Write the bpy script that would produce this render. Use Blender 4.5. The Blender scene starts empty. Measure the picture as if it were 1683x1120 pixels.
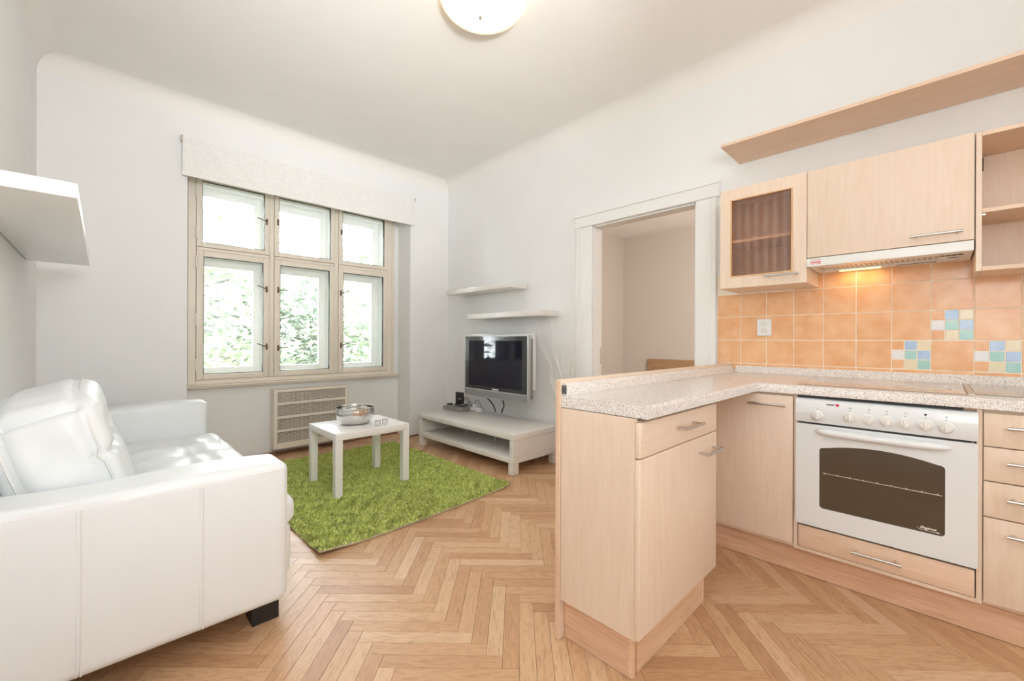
import bpy, bmesh, math, random
import numpy as np
from mathutils import Vector, Matrix, Euler

random.seed(7)
rng = np.random.default_rng(7)
S = bpy.context.scene
COL = S.collection
PI = math.pi

# ---------------------------------------------------------------- camera, world, lights, exposure
H = 1.14
YAW, ROLL, FPX = 0.773, 0.004, 689.0
cam_d = bpy.data.cameras.new('camera')
cam = bpy.data.objects.new('camera', cam_d)
COL.objects.link(cam)
_f = Vector((math.sin(YAW), math.cos(YAW), 0))
_r = Vector((math.cos(YAW), -math.sin(YAW), 0))
_u = Vector((0, 0, 1))
r3 = math.cos(ROLL) * _r + math.sin(ROLL) * _u
u3 = -math.sin(ROLL) * _r + math.cos(ROLL) * _u
M = Matrix((( r3.x, u3.x, -_f.x, 0), (r3.y, u3.y, -_f.y, 0), (r3.z, u3.z, -_f.z, H), (0, 0, 0, 1)))
cam.matrix_world = M
cam_d.sensor_width = 36
cam_d.lens = FPX / 1683 * 36
cam_d.clip_start = 0.02
cam_d.clip_end = 200
S.camera = cam

W = bpy.data.worlds.new('sky')
S.world = W
W.use_nodes = True
bg = W.node_tree.nodes['Background']
bg.inputs[0].default_value = (0.88, 0.95, 1.0, 1)
bg.inputs[1].default_value = 35.0

S.view_settings.view_transform = 'Standard'
S.view_settings.look = 'None'
S.view_settings.exposure = 0.08
S.view_settings.gamma = 1
S.view_settings.use_curve_mapping = False
S.cycles.max_bounces = 9
S.cycles.diffuse_bounces = 6
S.cycles.glossy_bounces = 3
S.cycles.transparent_max_bounces = 10
S.cycles.use_adaptive_sampling = True
S.cycles.adaptive_threshold = 0.025
S.cycles.use_denoising = True
S.cycles.sample_clamp_indirect = 6.0

def area(name, loc, size, energy, direction, color=(1, 1, 1), portal=False):
    d = bpy.data.lights.new(name, 'AREA')
    d.shape = 'RECTANGLE'
    d.size, d.size_y = size
    d.energy = energy
    d.color = color
    o = bpy.data.objects.new(name, d)
    COL.objects.link(o)
    o.location = loc
    o.rotation_euler = Vector(direction).to_track_quat('-Z', 'Z' if abs(direction[2]) < .9 else 'Y').to_euler()
    if portal:
        d.cycles.is_portal = True
    return o

# unseen fill lights added beside and behind the camera, two bounced off the far ceiling;
# and one added to stand in for the neighbouring room's daylight
def fill_spot(name, loc, tgt, ang, energy):
    d = bpy.data.lights.new(name, 'SPOT')
    d.energy = energy; d.spot_size = math.radians(ang); d.spot_blend = 1; d.shadow_soft_size = .15
    d.color = (0.93, 0.97, 1.0)
    o = bpy.data.objects.new(name, d); COL.objects.link(o)
    o.location = loc
    o.rotation_euler = (Vector(tgt) - Vector(loc)).to_track_quat('-Z', 'Y').to_euler()
area('bounce_light', (.4, -.5, 1.9), (.8, .8), 45, (-.4, 1.15, 1), (0.93, 0.97, 1.0))
area('back_fill_light', (1.4, -4.2, 1.7), (2.6, 2.0), 34, (0, 1, 0), (0.93, 0.97, 1.0))
area('side_fill_light', (-.26, -.7, 1.5), (1.0, 1.4), 17, (1, 0.1, 0), (0.93, 0.97, 1.0))
area('next_room_fill_light', (4.05, 0.3, 1.7), (1.2, 1.4), 102, (1, .30, 0), (1.0, 0.97, 0.95))
fill_spot('ceiling_fill_light', (.3, -.35, 1.75), (1.5, 2.4, 3.12), 58, 235)
fill_spot('ceiling_fill_light', (.3, -.35, 1.75), (.9, 3.4, 2.9), 60, 75)
area('window_portal', (1.5, 5.06, 1.68), (1.95, 1.9), 1, (0, -1, 0), portal=True)

# ---------------------------------------------------------------- helpers
ORG = {}

def tag(o, label=None, cat=None, group=None, kind=None):
    if label: o['label'] = label
    if cat: o['category'] = cat
    if group: o['group'] = group
    if kind: o['kind'] = kind
    return o

def root(name, label, cat, loc, group=None, kind=None):
    o = bpy.data.objects.new(name, None)
    o.empty_display_size = 0.05
    COL.objects.link(o)
    o.location = loc
    ORG[o.name] = Vector(loc)
    return tag(o, label, cat, group, kind)

def finish(me, smooth=True, angle=35):
    if smooth:
        me.polygons.foreach_set('use_smooth', [True] * len(me.polygons))
        me.set_sharp_from_angle(angle=math.radians(angle))

def obj(name, bm, mat, parent=None, loc=None, smooth=True, angle=35, kind=None, label=None):
    """bm in world coordinates; linked under parent or with its origin at loc"""
    if isinstance(bm, bmesh.types.BMesh):
        me = bpy.data.meshes.new(name)
        bm.normal_update()
        bm.to_mesh(me)
        bm.free()
    else:
        me = bm
    org = ORG[parent.name] if parent is not None else Vector(loc if loc is not None else (0, 0, 0))
    me.transform(Matrix.Translation(-org))
    finish(me, smooth, angle)
    me.materials.append(mat)
    o = bpy.data.objects.new(name, me)
    COL.objects.link(o)
    if parent is not None:
        o.parent = parent
    else:
        o.location = org
    ORG[o.name] = org
    if kind: o['kind'] = kind
    if label: o['label'] = label
    return o

def struct(name, bm, mat, parent=None, **k):
    o = obj(name, bm, mat, parent, **k)
    o['kind'] = 'structure'
    return o

def B():
    return bmesh.new()

def box(bm, x0, x1, y0, y1, z0, z1, bev=0.0, seg=1, mat=None):
    x0, x1 = min(x0, x1), max(x0, x1)
    y0, y1 = min(y0, y1), max(y0, y1)
    z0, z1 = min(z0, z1), max(z0, z1)
    vs = [bm.verts.new(p) for p in ((x0,y0,z0),(x1,y0,z0),(x1,y1,z0),(x0,y1,z0),(x0,y0,z1),(x1,y0,z1),(x1,y1,z1),(x0,y1,z1))]
    fs = [bm.faces.new([vs[i] for i in f]) for f in ((3,2,1,0),(4,5,6,7),(0,1,5,4),(1,2,6,5),(2,3,7,6),(3,0,4,7))]
    if bev > 0:
        es = list({e for f in fs for e in f.edges})
        bmesh.ops.bevel(bm, geom=es, offset=min(bev, .49*min(x1-x0, y1-y0, z1-z0)), segments=seg, profile=0.5, affect='EDGES')
    return bm

def bx(*a, **k):
    return box(B(), *a, **k)

def prism(pts, axis, a0, a1, bm=None):
    """extrude a 2D polygon along an axis ('X','Y','Z') from a0 to a1; pts are the other two coordinates in order"""
    bm = bm or B()
    def mk(p, a):
        if axis == 'X': return (a, p[0], p[1])
        if axis == 'Y': return (p[0], a, p[1])
        return (p[0], p[1], a)
    v0 = [bm.verts.new(mk(p, a0)) for p in pts]
    v1 = [bm.verts.new(mk(p, a1)) for p in pts]
    bm.faces.new(v0)
    bm.faces.new(v1[::-1])
    n = len(pts)
    for i in range(n):
        j = (i + 1) % n
        bm.faces.new((v0[j], v0[i], v1[i], v1[j]))
    bmesh.ops.recalc_face_normals(bm, faces=bm.faces)
    return bm

def lathe(profile, cx, cy, seg=32, bm=None, axis='Z', cz=0):
    """profile: (radius, height) list; axis Z about (cx,cy), or X about (y=cx,z=cy) starting at cz"""
    bm = bm or B()
    rings = []
    for r, h in profile:
        ring = []
        for i in range(seg):
            a = 2 * PI * i / seg
            c, s = math.cos(a) * r, math.sin(a) * r
            if axis == 'Z': p = (cx + c, cy + s, h)
            elif axis == 'X': p = (h, cx + c, cy + s)
            else: p = (cx + c, h, cy + s)
            ring.append(bm.verts.new(p))
        rings.append(ring)
    for a, b in zip(rings, rings[1:]):
        for i in range(seg):
            j = (i + 1) % seg
            bm.faces.new((a[i], a[j], b[j], b[i]))
    if profile[0][0] > 1e-6: bm.faces.new(rings[0][::-1])
    if profile[-1][0] > 1e-6: bm.faces.new(rings[-1])
    bmesh.ops.remove_doubles(bm, verts=bm.verts, dist=1e-6)
    bmesh.ops.recalc_face_normals(bm, faces=bm.faces)
    return bm

def tube(pts, r, seg=8, bm=None, r1=None):
    bm = bm or B()
    pts = [Vector(p) for p in pts]
    n = len(pts)
    rings = []
    up = Vector((0.13, 0.21, 0.97)).normalized()
    for i, p in enumerate(pts):
        t = (pts[min(i+1, n-1)] - pts[max(i-1, 0)]).normalized()
        a = t.cross(up)
        if a.length < 1e-3: a = t.cross(Vector((1, 0, 0)))
        a.normalize()
        b = t.cross(a).normalized()
        rr = r if r1 is None else r + (r1 - r) * i / (n - 1)
        rings.append([bm.verts.new(p + a * math.cos(2*PI*k/seg) * rr + b * math.sin(2*PI*k/seg) * rr) for k in range(seg)])
    for a, b in zip(rings, rings[1:]):
        for i in range(seg):
            j = (i + 1) % seg
            bm.faces.new((a[i], a[j], b[j], b[i]))
    bm.faces.new(rings[0][::-1])
    bm.faces.new(rings[-1])
    bmesh.ops.recalc_face_normals(bm, faces=bm.faces)
    return bm

def mesh_np(name, verts, faces_flat, loop_tot):
    me = bpy.data.meshes.new(name)
    verts = np.asarray(verts, dtype=np.float32)
    faces_flat = np.asarray(faces_flat, dtype=np.int32)
    loop_tot = np.asarray(loop_tot, dtype=np.int32)
    me.vertices.add(len(verts))
    me.vertices.foreach_set('co', verts.ravel())
    me.loops.add(len(faces_flat))
    me.loops.foreach_set('vertex_index', faces_flat)
    me.polygons.add(len(loop_tot))
    st = np.zeros(len(loop_tot), dtype=np.int32)
    st[1:] = np.cumsum(loop_tot)[:-1]
    me.polygons.foreach_set('loop_start', st)
    me.update(calc_edges=True)
    me.validate()
    return me

def plate_hole(outer, inner, axis, d0, d1, n=96, centre=None):
    """flat plate between two polygons (2D lists), thickness d0..d1 along axis"""
    if centre is None:
        centre = (sum(p[0] for p in inner) / len(inner), sum(p[1] for p in inner) / len(inner))
    cx, cy = centre
    angs = set()
    for poly in (outer, inner):
        for p in poly:
            angs.add(round(math.atan2(p[1]-cy, p[0]-cx) % (2*PI), 5))
    for i in range(n): angs.add(round(2*PI*i/n, 5))
    angs = sorted(angs)
    def hit(poly, a):
        dx, dy = math.cos(a), math.sin(a)
        best = None
        m = len(poly)
        for i in range(m):
            x1, y1 = poly[i][0]-cx, poly[i][1]-cy
            x2, y2 = poly[(i+1) % m][0]-cx, poly[(i+1) % m][1]-cy
            ex, ey = x2-x1, y2-y1
            den = dx*ey - dy*ex
            if abs(den) < 1e-12: continue
            t = (x1*ey - y1*ex) / den
            s = (x1*dy - y1*dx) / den
            if t > 0 and -1e-6 <= s <= 1+1e-6:
                if best is None or t > best: best = t
        return (cx + dx*best, cy + dy*best)
    bm = B()
    def mk(p, a):
        if axis == 'X': return (a, p[0], p[1])
        return (p[0], a, p[1])
    L = []
    for poly, d in ((outer, d0), (outer, d1), (inner, d1), (inner, d0)):
        L.append([bm.verts.new(mk(hit(poly, a), d)) for a in angs])
    m = len(angs)
    for k in range(4):
        a, b = L[k], L[(k+1) % 4]
        for i in range(m):
            j = (i+1) % m
            bm.faces.new((a[i], a[j], b[j], b[i]))
    bmesh.ops.recalc_face_normals(bm, faces=bm.faces)
    return bm

def rrect(x0, x1, y0, y1, r, n=6):
    out = []
    for cx, cy, a0 in ((x1-r, y1-r, 0), (x0+r, y1-r, 90), (x0+r, y0+r, 180), (x1-r, y0+r, 270)):
        for i in range(n+1):
            a = math.radians(a0 + 90*i/n)
            out.append((cx + r*math.cos(a), cy + r*math.sin(a)))
    return out

def soft_box(cx, cy, cz, sx, sy, sz, r, seg=24, deform=None, bm=None):
    """rounded box with a deform(points, unit coords) hook"""
    bm = bm or B()
    g = bmesh.ops.create_cube(bm, size=2.0)
    ed = [e for e in bm.edges]
    bmesh.ops.subdivide_edges(bm, edges=ed, cuts=seg, use_grid_fill=True)
    bm.verts.ensure_lookup_table()
    P = np.array([v.co[:] for v in bm.verts])
    U = P.copy()
    h = np.array([sx, sy, sz]) / 2
    # pull grid lines towards the edges so that the rounding is sampled well
    P = np.sign(P) * (1 - (1 - np.abs(P)) ** 1.35)
    X = P * h
    q = np.clip(X, -(h - r), h - r)
    d = X - q
    ln = np.linalg.norm(d, axis=1, keepdims=True)
    ln[ln < 1e-9] = 1
    on = np.max(np.abs(d), axis=1) > 1e-9
    X = np.where(on[:, None], q + d / ln * r, X)
    if deform is not None:
        X = deform(X, U)
    X += np.array([cx, cy, cz])
    for v, p in zip(bm.verts, X): v.co = p
    bm.normal_update()
    return bm

# ---------------------------------------------------------------- materials
class MT:
    def __init__(s, name):
        s.m = bpy.data.materials.new(name)
        s.m.use_nodes = True
        s.nt = s.m.node_tree
        s.bsdf = s.nt.nodes['Principled BSDF']
        s.out = s.nt.nodes['Material Output']
    def n(s, t, **k):
        nd = s.nt.nodes.new(t)
        for a, b in k.items():
            if a.startswith('i_'):
                key = a[2:]
                nd.inputs[int(key) if key.isdigit() else key.replace('_', ' ')].default_value = b
            else: setattr(nd, a, b)
        return nd
    def l(s, a, b):
        s.nt.links.new(a, b)
    def ramp(s, fac, stops):
        r = s.n('ShaderNodeValToRGB')
        e = r.color_ramp.elements
        e[0].position, e[0].color = stops[0][0], (*stops[0][1], 1)
        e[1].position, e[1].color = stops[-1][0], (*stops[-1][1], 1)
        for p, c in stops[1:-1]:
            x = e.new(p); x.color = (*c, 1)
        s.l(fac, r.inputs[0])
        return r.outputs[0]
    def bump(s, h, strength=.2, dist=.002):
        b = s.n('ShaderNodeBump')
        b.inputs['Strength'].default_value = strength
        b.inputs['Distance'].default_value = dist
        s.l(h, b.inputs['Height'])
        s.l(b.outputs[0], s.bsdf.inputs['Normal'])

def plain(name, col, rough=.5, metal=0, spec=.5, coat=0, bump=None, var=0.0, emit=None, es=0):
    t = MT(name)
    b = t.bsdf
    b.inputs['Base Color'].default_value = (*col, 1)
    b.inputs['Roughness'].default_value = rough
    b.inputs['Metallic'].default_value = metal
    b.inputs['Specular IOR Level'].default_value = spec
    b.inputs['Coat Weight'].default_value = coat
    b.inputs['Coat Roughness'].default_value = .06
    tc = t.n('ShaderNodeTexCoord')
    if var:
        nz = t.n('ShaderNodeTexNoise', i_Scale=3.0, i_Detail=5.0)
        t.l(tc.outputs['Object'], nz.inputs['Vector'])
        c0 = tuple(max(0, c*(1-var)) for c in col); c1 = tuple(min(1, c*(1+var)) for c in col)
        t.l(t.ramp(nz.outputs[0], [(.3, c0), (.7, c1)]), b.inputs['Base Color'])
    if bump:
        nz = t.n('ShaderNodeTexNoise', i_Scale=bump[0], i_Detail=4.0)
        t.l(tc.outputs['Object'], nz.inputs['Vector'])
        t.bump(nz.outputs[0], bump[1], bump[2])
    if emit:
        b.inputs['Emission Color'].default_value = (*emit, 1)
        b.inputs['Emission Strength'].default_value = es
    return t.m

def wood(name, axis, dark, mid, light, rough=.42, scale=1.0, cathedral=0.35):
    """laminate with the grain along axis"""
    t = MT(name)
    tc = t.n('ShaderNodeTexCoord')
    oi = t.n('ShaderNodeObjectInfo')
    off = t.n('ShaderNodeVectorMath', operation='SCALE')
    cmb = t.n('ShaderNodeCombineXYZ')
    t.l(oi.outputs['Random'], cmb.inputs[0]); t.l(oi.outputs['Random'], cmb.inputs[1]); t.l(oi.outputs['Random'], cmb.inputs[2])
    t.l(cmb.outputs[0], off.inputs[0]); off.inputs['Scale'].default_value = 37.0
    add = t.n('ShaderNodeVectorMath', operation='ADD')
    t.l(tc.outputs['Object'], add.inputs[0]); t.l(off.outputs[0], add.inputs[1])
    mp = t.n('ShaderNodeMapping')
    k = [1, 1, 1]; k['XYZ'.index(axis)] = 0.06
    mp.inputs['Scale'].default_value = k
    t.l(add.outputs[0], mp.inputs['Vector'])
    n1 = t.n('ShaderNodeTexNoise', i_Scale=85.0*scale, i_Detail=4.0, i_Roughness=.6)
    n2 = t.n('ShaderNodeTexNoise', i_Scale=9.0*scale, i_Detail=3.0, i_Distortion=.8)
    mp2 = t.n('ShaderNodeMapping')
    k2 = [1, 1, 1]; k2['XYZ'.index(axis)] = 0.22
    mp2.inputs['Scale'].default_value = k2
    t.l(add.outputs[0], mp2.inputs['Vector'])
    t.l(mp.outputs[0], n1.inputs['Vector']); t.l(mp2.outputs[0], n2.inputs['Vector'])
    wv = t.n('ShaderNodeMath', operation='MULTIPLY'); wv.inputs[1].default_value = 16.0
    t.l(n2.outputs[0], wv.inputs[0])
    sn = t.n('ShaderNodeMath', operation='SINE'); t.l(wv.outputs[0], sn.inputs[0])
    m1 = t.n('ShaderNodeMath', operation='MULTIPLY_ADD'); m1.inputs[1].default_value = cathedral*.22; m1.inputs[2].default_value = 0
    t.l(sn.outputs[0], m1.inputs[0])
    m2 = t.n('ShaderNodeMath', operation='ADD'); t.l(m1.outputs[0], m2.inputs[0]); t.l(n1.outputs[0], m2.inputs[1])
    c = t.ramp(m2.outputs[0], [(.3, dark), (.5, mid), (.72, light)])
    t.l(c, t.bsdf.inputs['Base Color'])
    t.bsdf.inputs['Roughness'].default_value = rough
    t.bump(n1.outputs[0], .06, .0006)
    return t.m

M_wall = plain('white_wall_paint', (.86, .86, .85), .9, spec=.2, bump=(60, .08, .001), var=.012)
M_ceil = plain('ceiling_paint', (.87, .845, .81), .95, spec=.1, bump=(50, .06, .001), var=.012)
M_trimw = plain('white_gloss_paint', (.88, .875, .86), .35, bump=(30, .04, .001))
M_cream = plain('cream_window_paint', (.82, .745, .645), .4, bump=(25, .08, .001), var=.03)
M_outw = plain('glare_white_window_paint', (.95, .955, .94), .45, bump=(25, .08, .001))  # outer sash paint whitened to stand in for daylight glare
M_lacq = plain('white_lacquer', (.87, .86, .835), .28, coat=.3)
M_bench = plain('bench_lacquer', (.80, .765, .725), .3, coat=.3)
M_leather = plain('white_leather', (.82, .85, .86), .36, bump=(140, .10, .0008))
M_black = plain('black_plastic', (.012, .012, .013), .4)
M_footb = plain('black_stained_wood', (.02, .016, .014), .5)
M_steel = plain('brushed_steel', (.62, .60, .57), .28, metal=1, bump=(400, .03, .0003))
M_chrome = plain('polished_steel', (.74, .73, .72), .15, metal=1)
M_bronze = plain('aged_bronze', (.16, .11, .07), .42, metal=.8, var=.3)
M_silver = plain('silver_plastic', (.26, .26, .26), .4, metal=.3)
M_silverl = plain('light_silver_plastic', (.48, .48, .47), .38, metal=.3)
M_bezel = plain('charcoal_bezel', (.022, .024, .024), .22, coat=.5)
M_screen = plain('glossy_screen', (.014, .015, .026), .03, spec=.35)
M_enamel = plain('white_enamel', (.81, .845, .86), .16, coat=.6)
M_knob = plain('cream_knob', (.84, .84, .81), .3)
M_ovenglass = plain('brown_oven_glass', (.080, .060, .040), .10, spec=.6)
M_ink = plain('dark_print', (.02, .02, .02), .5)
M_whiteink = plain('white_print', (.9, .9, .88), .5)
M_redink = plain('red_print', (.70, .02, .06), .4)
M_sock = plain('socket_plastic', (.88, .88, .86), .3)
M_grout = plain('cream_grout', (.93, .83, .70), .8, bump=(200, .2, .001))
M_baseb = plain('brown_skirting', (.30, .14, .08), .5)
M_radiator = plain('radiator_iron', (.10, .065, .05), .6, var=.15)
M_grey = plain('grey_metal_box', (.30, .29, .27), .4, metal=.3, var=.1)
M_greyd = plain('dark_grey_plastic', (.10, .10, .10), .35)
M_hobrefl = plain('reflection_toned_hob_glass', (.66, .58, .51), .07, spec=.7)  # pale base colour stands in for tile reflections in black glass
M_hood = plain('hood_white', (.86, .855, .83), .3)
M_hoodg = plain('hood_filter', (.58, .50, .42), .5)
M_gloss_wh = plain('white_cable_plastic', (.84, .84, .84), .35)
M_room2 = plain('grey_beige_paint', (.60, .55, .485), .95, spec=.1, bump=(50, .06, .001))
M_pipe = plain('leather_piping', (.80, .80, .785), .4)

BD, BM_, BL = (.775, .607, .462), (.80, .64, .50), (.825, .675, .54)
M_wz = wood('beech_laminate_upright', 'Z', BD, BM_, BL)
M_wx = wood('beech_laminate_along_x', 'X', BD, BM_, BL)
M_wy = wood('beech_laminate_along_y', 'Y', (.72, .52, .37), (.765, .565, .41), (.81, .61, .46))
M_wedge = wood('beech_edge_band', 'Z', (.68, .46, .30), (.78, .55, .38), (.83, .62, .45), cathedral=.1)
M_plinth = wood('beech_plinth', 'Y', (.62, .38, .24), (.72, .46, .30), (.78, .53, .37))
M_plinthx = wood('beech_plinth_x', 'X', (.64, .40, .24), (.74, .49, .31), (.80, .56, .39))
M_head = wood('oak_headboard', 'X', (.28, .16, .08), (.38, .23, .12), (.46, .29, .16))

def speckle():
    t = MT('speckled_stone_laminate')
    tc = t.n('ShaderNodeTexCoord')
    v1 = t.n('ShaderNodeTexVoronoi', i_Scale=520.0)
    v2 = t.n('ShaderNodeTexVoronoi', i_Scale=360.0)
    nz = t.n('ShaderNodeTexNoise', i_Scale=160.0, i_Detail=3.0)
    for v in (v1, v2, nz): t.l(tc.outputs['Object'], v.inputs['Vector'])
    base = t.ramp(nz.outputs[0], [(.35, (.76, .72, .67)), (.55, (.84, .81, .77)), (.7, (.90, .88, .86))])
    hs = t.n('ShaderNodeSeparateColor'); t.l(v1.outputs['Color'], hs.inputs[0])
    spk = t.ramp(hs.outputs[0], [(0.0, (.16, .13, .12)), (.05, (.34, .25, .22)), (.12, (.50, .44, .42)), (.13, (1, 1, 1)), (1.0, (1, 1, 1))])
    mx = t.n('ShaderNodeMix', data_type='RGBA', blend_type='MULTIPLY'); mx.inputs[0].default_value = .9
    t.l(base, mx.inputs[6]); t.l(spk, mx.inputs[7])
    hs2 = t.n('ShaderNodeSeparateColor'); t.l(v2.outputs['Color'], hs2.inputs[0])
    spk2 = t.ramp(hs2.outputs[1], [(0.0, (.55, .33, .26)), (.05, (.62, .50, .45)), (.055, (1, 1, 1)), (1.0, (1, 1, 1))])
    mx2 = t.n('ShaderNodeMix', data_type='RGBA', blend_type='MULTIPLY'); mx2.inputs[0].default_value = .8
    t.l(mx.outputs[2], mx2.inputs[6]); t.l(spk2, mx2.inputs[7])
    t.l(mx2.outputs[2], t.bsdf.inputs['Base Color'])
    t.bsdf.inputs['Roughness'].default_value = .22
    return t.m
M_speck = speckle()

def plank_mat():
    t = MT('oak_parquet')
    uv = t.n('ShaderNodeUVMap', uv_map='grain')
    oi = t.n('ShaderNodeObjectInfo')
    ge = t.n('ShaderNodeNewGeometry')
    sm = t.n('ShaderNodeMath', operation='ADD'); t.l(oi.outputs['Random'], sm.inputs[0]); t.l(ge.outputs['Random Per Island'], sm.inputs[1])
    fr = t.n('ShaderNodeMath', operation='FRACT'); t.l(sm.outputs[0], fr.inputs[0])
    cmb = t.n('ShaderNodeCombineXYZ')
    ml = t.n('ShaderNodeMath', operation='MULTIPLY'); ml.inputs[1].default_value = 91.0; t.l(fr.outputs[0], ml.inputs[0])
    for i in range(3): t.l(ml.outputs[0], cmb.inputs[i])
    add = t.n('ShaderNodeVectorMath', operation='ADD'); t.l(uv.outputs[0], add.inputs[0]); t.l(cmb.outputs[0], add.inputs[1])
    mp = t.n('ShaderNodeMapping'); mp.inputs['Scale'].default_value = (.09, 1, 1); t.l(add.outputs[0], mp.inputs['Vector'])
    n1 = t.n('ShaderNodeTexNoise', i_Scale=170.0, i_Detail=5.0, i_Roughness=.65, i_Distortion=.3); t.l(mp.outputs[0], n1.inputs['Vector'])
    mp2 = t.n('ShaderNodeMapping'); mp2.inputs['Scale'].default_value = (.25, 1, 1); t.l(add.outputs[0], mp2.inputs['Vector'])
    n2 = t.n('ShaderNodeTexNoise', i_Scale=22.0, i_Detail=3.0, i_Distortion=1.2); t.l(mp2.outputs[0], n2.inputs['Vector'])
    w = t.n('ShaderNodeMath', operation='MULTIPLY'); w.inputs[1].default_value = 26.0; t.l(n2.outputs[0], w.inputs[0])
    sn = t.n('ShaderNodeMath', operation='SINE'); t.l(w.outputs[0], sn.inputs[0])
    ma = t.n('ShaderNodeMath', operation='MULTIPLY_ADD'); ma.inputs[1].default_value = .07; t.l(sn.outputs[0], ma.inputs[0]); t.l(n1.outputs[0], ma.inputs[2])
    grain = t.ramp(ma.outputs[0], [(.3, (.76, .70, .64)), (.5, (1, 1, 1)), (.75, (1.10, 1.10, 1.10))])
    tone = t.ramp(fr.outputs[0], [(0, (0.46, 0.257, 0.136)), (0.1, (0.52, 0.305, 0.166)), (0.4, (0.561, 0.341, 0.191)), (0.7, (0.593, 0.372, 0.212)), (0.9, (0.63, 0.412, 0.246)), (1, (0.662, 0.451, 0.285))])
    mx = t.n('ShaderNodeMix', data_type='RGBA', blend_type='MULTIPLY'); mx.inputs[0].default_value = .85
    t.l(tone, mx.inputs[6]); t.l(grain, mx.inputs[7])
    # worn, darker stains near the cooker
    gp = t.n('ShaderNodeTexNoise', i_Scale=7.0, i_Detail=6.0, i_Roughness=.7, i_Distortion=.6)
    t.l(ge.outputs['Position'], gp.inputs['Vector'])
    st = t.ramp(gp.outputs[0], [(.28, (.70, .52, .36)), (.42, (1, 1, 1)), (1, (1, 1, 1))])
    mx2 = t.n('ShaderNodeMix', data_type='RGBA', blend_type='MULTIPLY')
    vd = t.n('ShaderNodeVectorMath', operation='DISTANCE'); vd.inputs[1].default_value = (2.2, .3, 0); t.l(ge.outputs['Position'], vd.inputs[0])
    fall = t.n('ShaderNodeMapRange'); fall.inputs[1].default_value = .2; fall.inputs[2].default_value = 1.2; fall.inputs[3].default_value = .55; fall.inputs[4].default_value = 0.1
    t.l(vd.outputs['Value'], fall.inputs[0]); t.l(fall.outputs[0], mx2.inputs[0])
    t.l(mx.outputs[2], mx2.inputs[6]); t.l(st, mx2.inputs[7])
    t.l(mx2.outputs[2], t.bsdf.inputs['Base Color'])
    t.bsdf.inputs['Roughness'].default_value = .40
    t.bsdf.inputs['Specular IOR Level'].default_value = .28
    t.bump(n1.outputs[0], .08, .0006)
    return t.m
M_plank = plank_mat()
M_sub = plain('dark_subfloor', (.36, .20, .11), .8, bump=(80, .1, .001))

def tile_mat(name, c0, c1, rough=.16):
    t = MT(name)
    tc = t.n('ShaderNodeTexCoord'); oi = t.n('ShaderNodeObjectInfo')
    off = t.n('ShaderNodeMath', operation='MULTIPLY'); off.inputs[1].default_value = 40.0; t.l(oi.outputs['Random'], off.inputs[0])
    add = t.n('ShaderNodeVectorMath', operation='ADD'); t.l(tc.outputs['Object'], add.inputs[0]); t.l(off.outputs[0], add.inputs[1])
    nz = t.n('ShaderNodeTexNoise', i_Scale=14.0, i_Detail=4.0); t.l(add.outputs[0], nz.inputs['Vector'])
    t.l(t.ramp(nz.outputs[0], [(.3, c0), (.72, c1)]), t.bsdf.inputs['Base Color'])
    t.bsdf.inputs['Roughness'].default_value = rough
    n2 = t.n('ShaderNodeTexNoise', i_Scale=90.0, i_Detail=2.0); t.l(add.outputs[0], n2.inputs['Vector'])
    t.bump(n2.outputs[0], .12, .001)
    return t.m
M_tile = tile_mat('apricot_tile', (.78, .40, .19), (.86, .54, .30))
M_tblue = tile_mat('blue_tile', (.38, .55, .78), (.52, .66, .84))
M_tteal = tile_mat('teal_tile', (.34, .62, .58), (.48, .72, .66))
M_tcream = tile_mat('cream_tile', (.80, .70, .48), (.84, .76, .56))
M_twhite = tile_mat('white_tile', (.80, .82, .82), (.85, .85, .85))

def thin_glass(name, tint=(1, 1, 1), gl=1.0, rough=0.0):
    t = MT(name)
    t.nt.nodes.remove(t.bsdf)
    tr = t.n('ShaderNodeBsdfTransparent'); tr.inputs[0].default_value = (*tint, 1)
    g = t.n('ShaderNodeBsdfGlossy'); g.inputs['Roughness'].default_value = rough
    fr = t.n('ShaderNodeFresnel', i_IOR=1.45)
    nz = t.n('ShaderNodeTexNoise', i_Scale=2.0)
    b = t.n('ShaderNodeBump'); b.inputs['Strength'].default_value = .03; b.inputs['Distance'].default_value = .002
    t.l(nz.outputs[0], b.inputs['Height']); t.l(b.outputs[0], g.inputs['Normal'])
    m = t.n('ShaderNodeMath', operation='MULTIPLY'); m.inputs[1].default_value = gl; t.l(fr.outputs[0], m.inputs[0])
    mx = t.n('ShaderNodeMixShader'); t.l(m.outputs[0], mx.inputs[0]); t.l(tr.outputs[0], mx.inputs[1]); t.l(g.outputs[0], mx.inputs[2])
    t.l(mx.outputs[0], t.out.inputs[0])
    return t.m
M_pane = thin_glass('window_glass')
M_glass = thin_glass('clear_glass', (.95, .97, .96), .9)

M_tea = thin_glass('candle_glass', (.97, .97, .97), .35)

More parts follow.
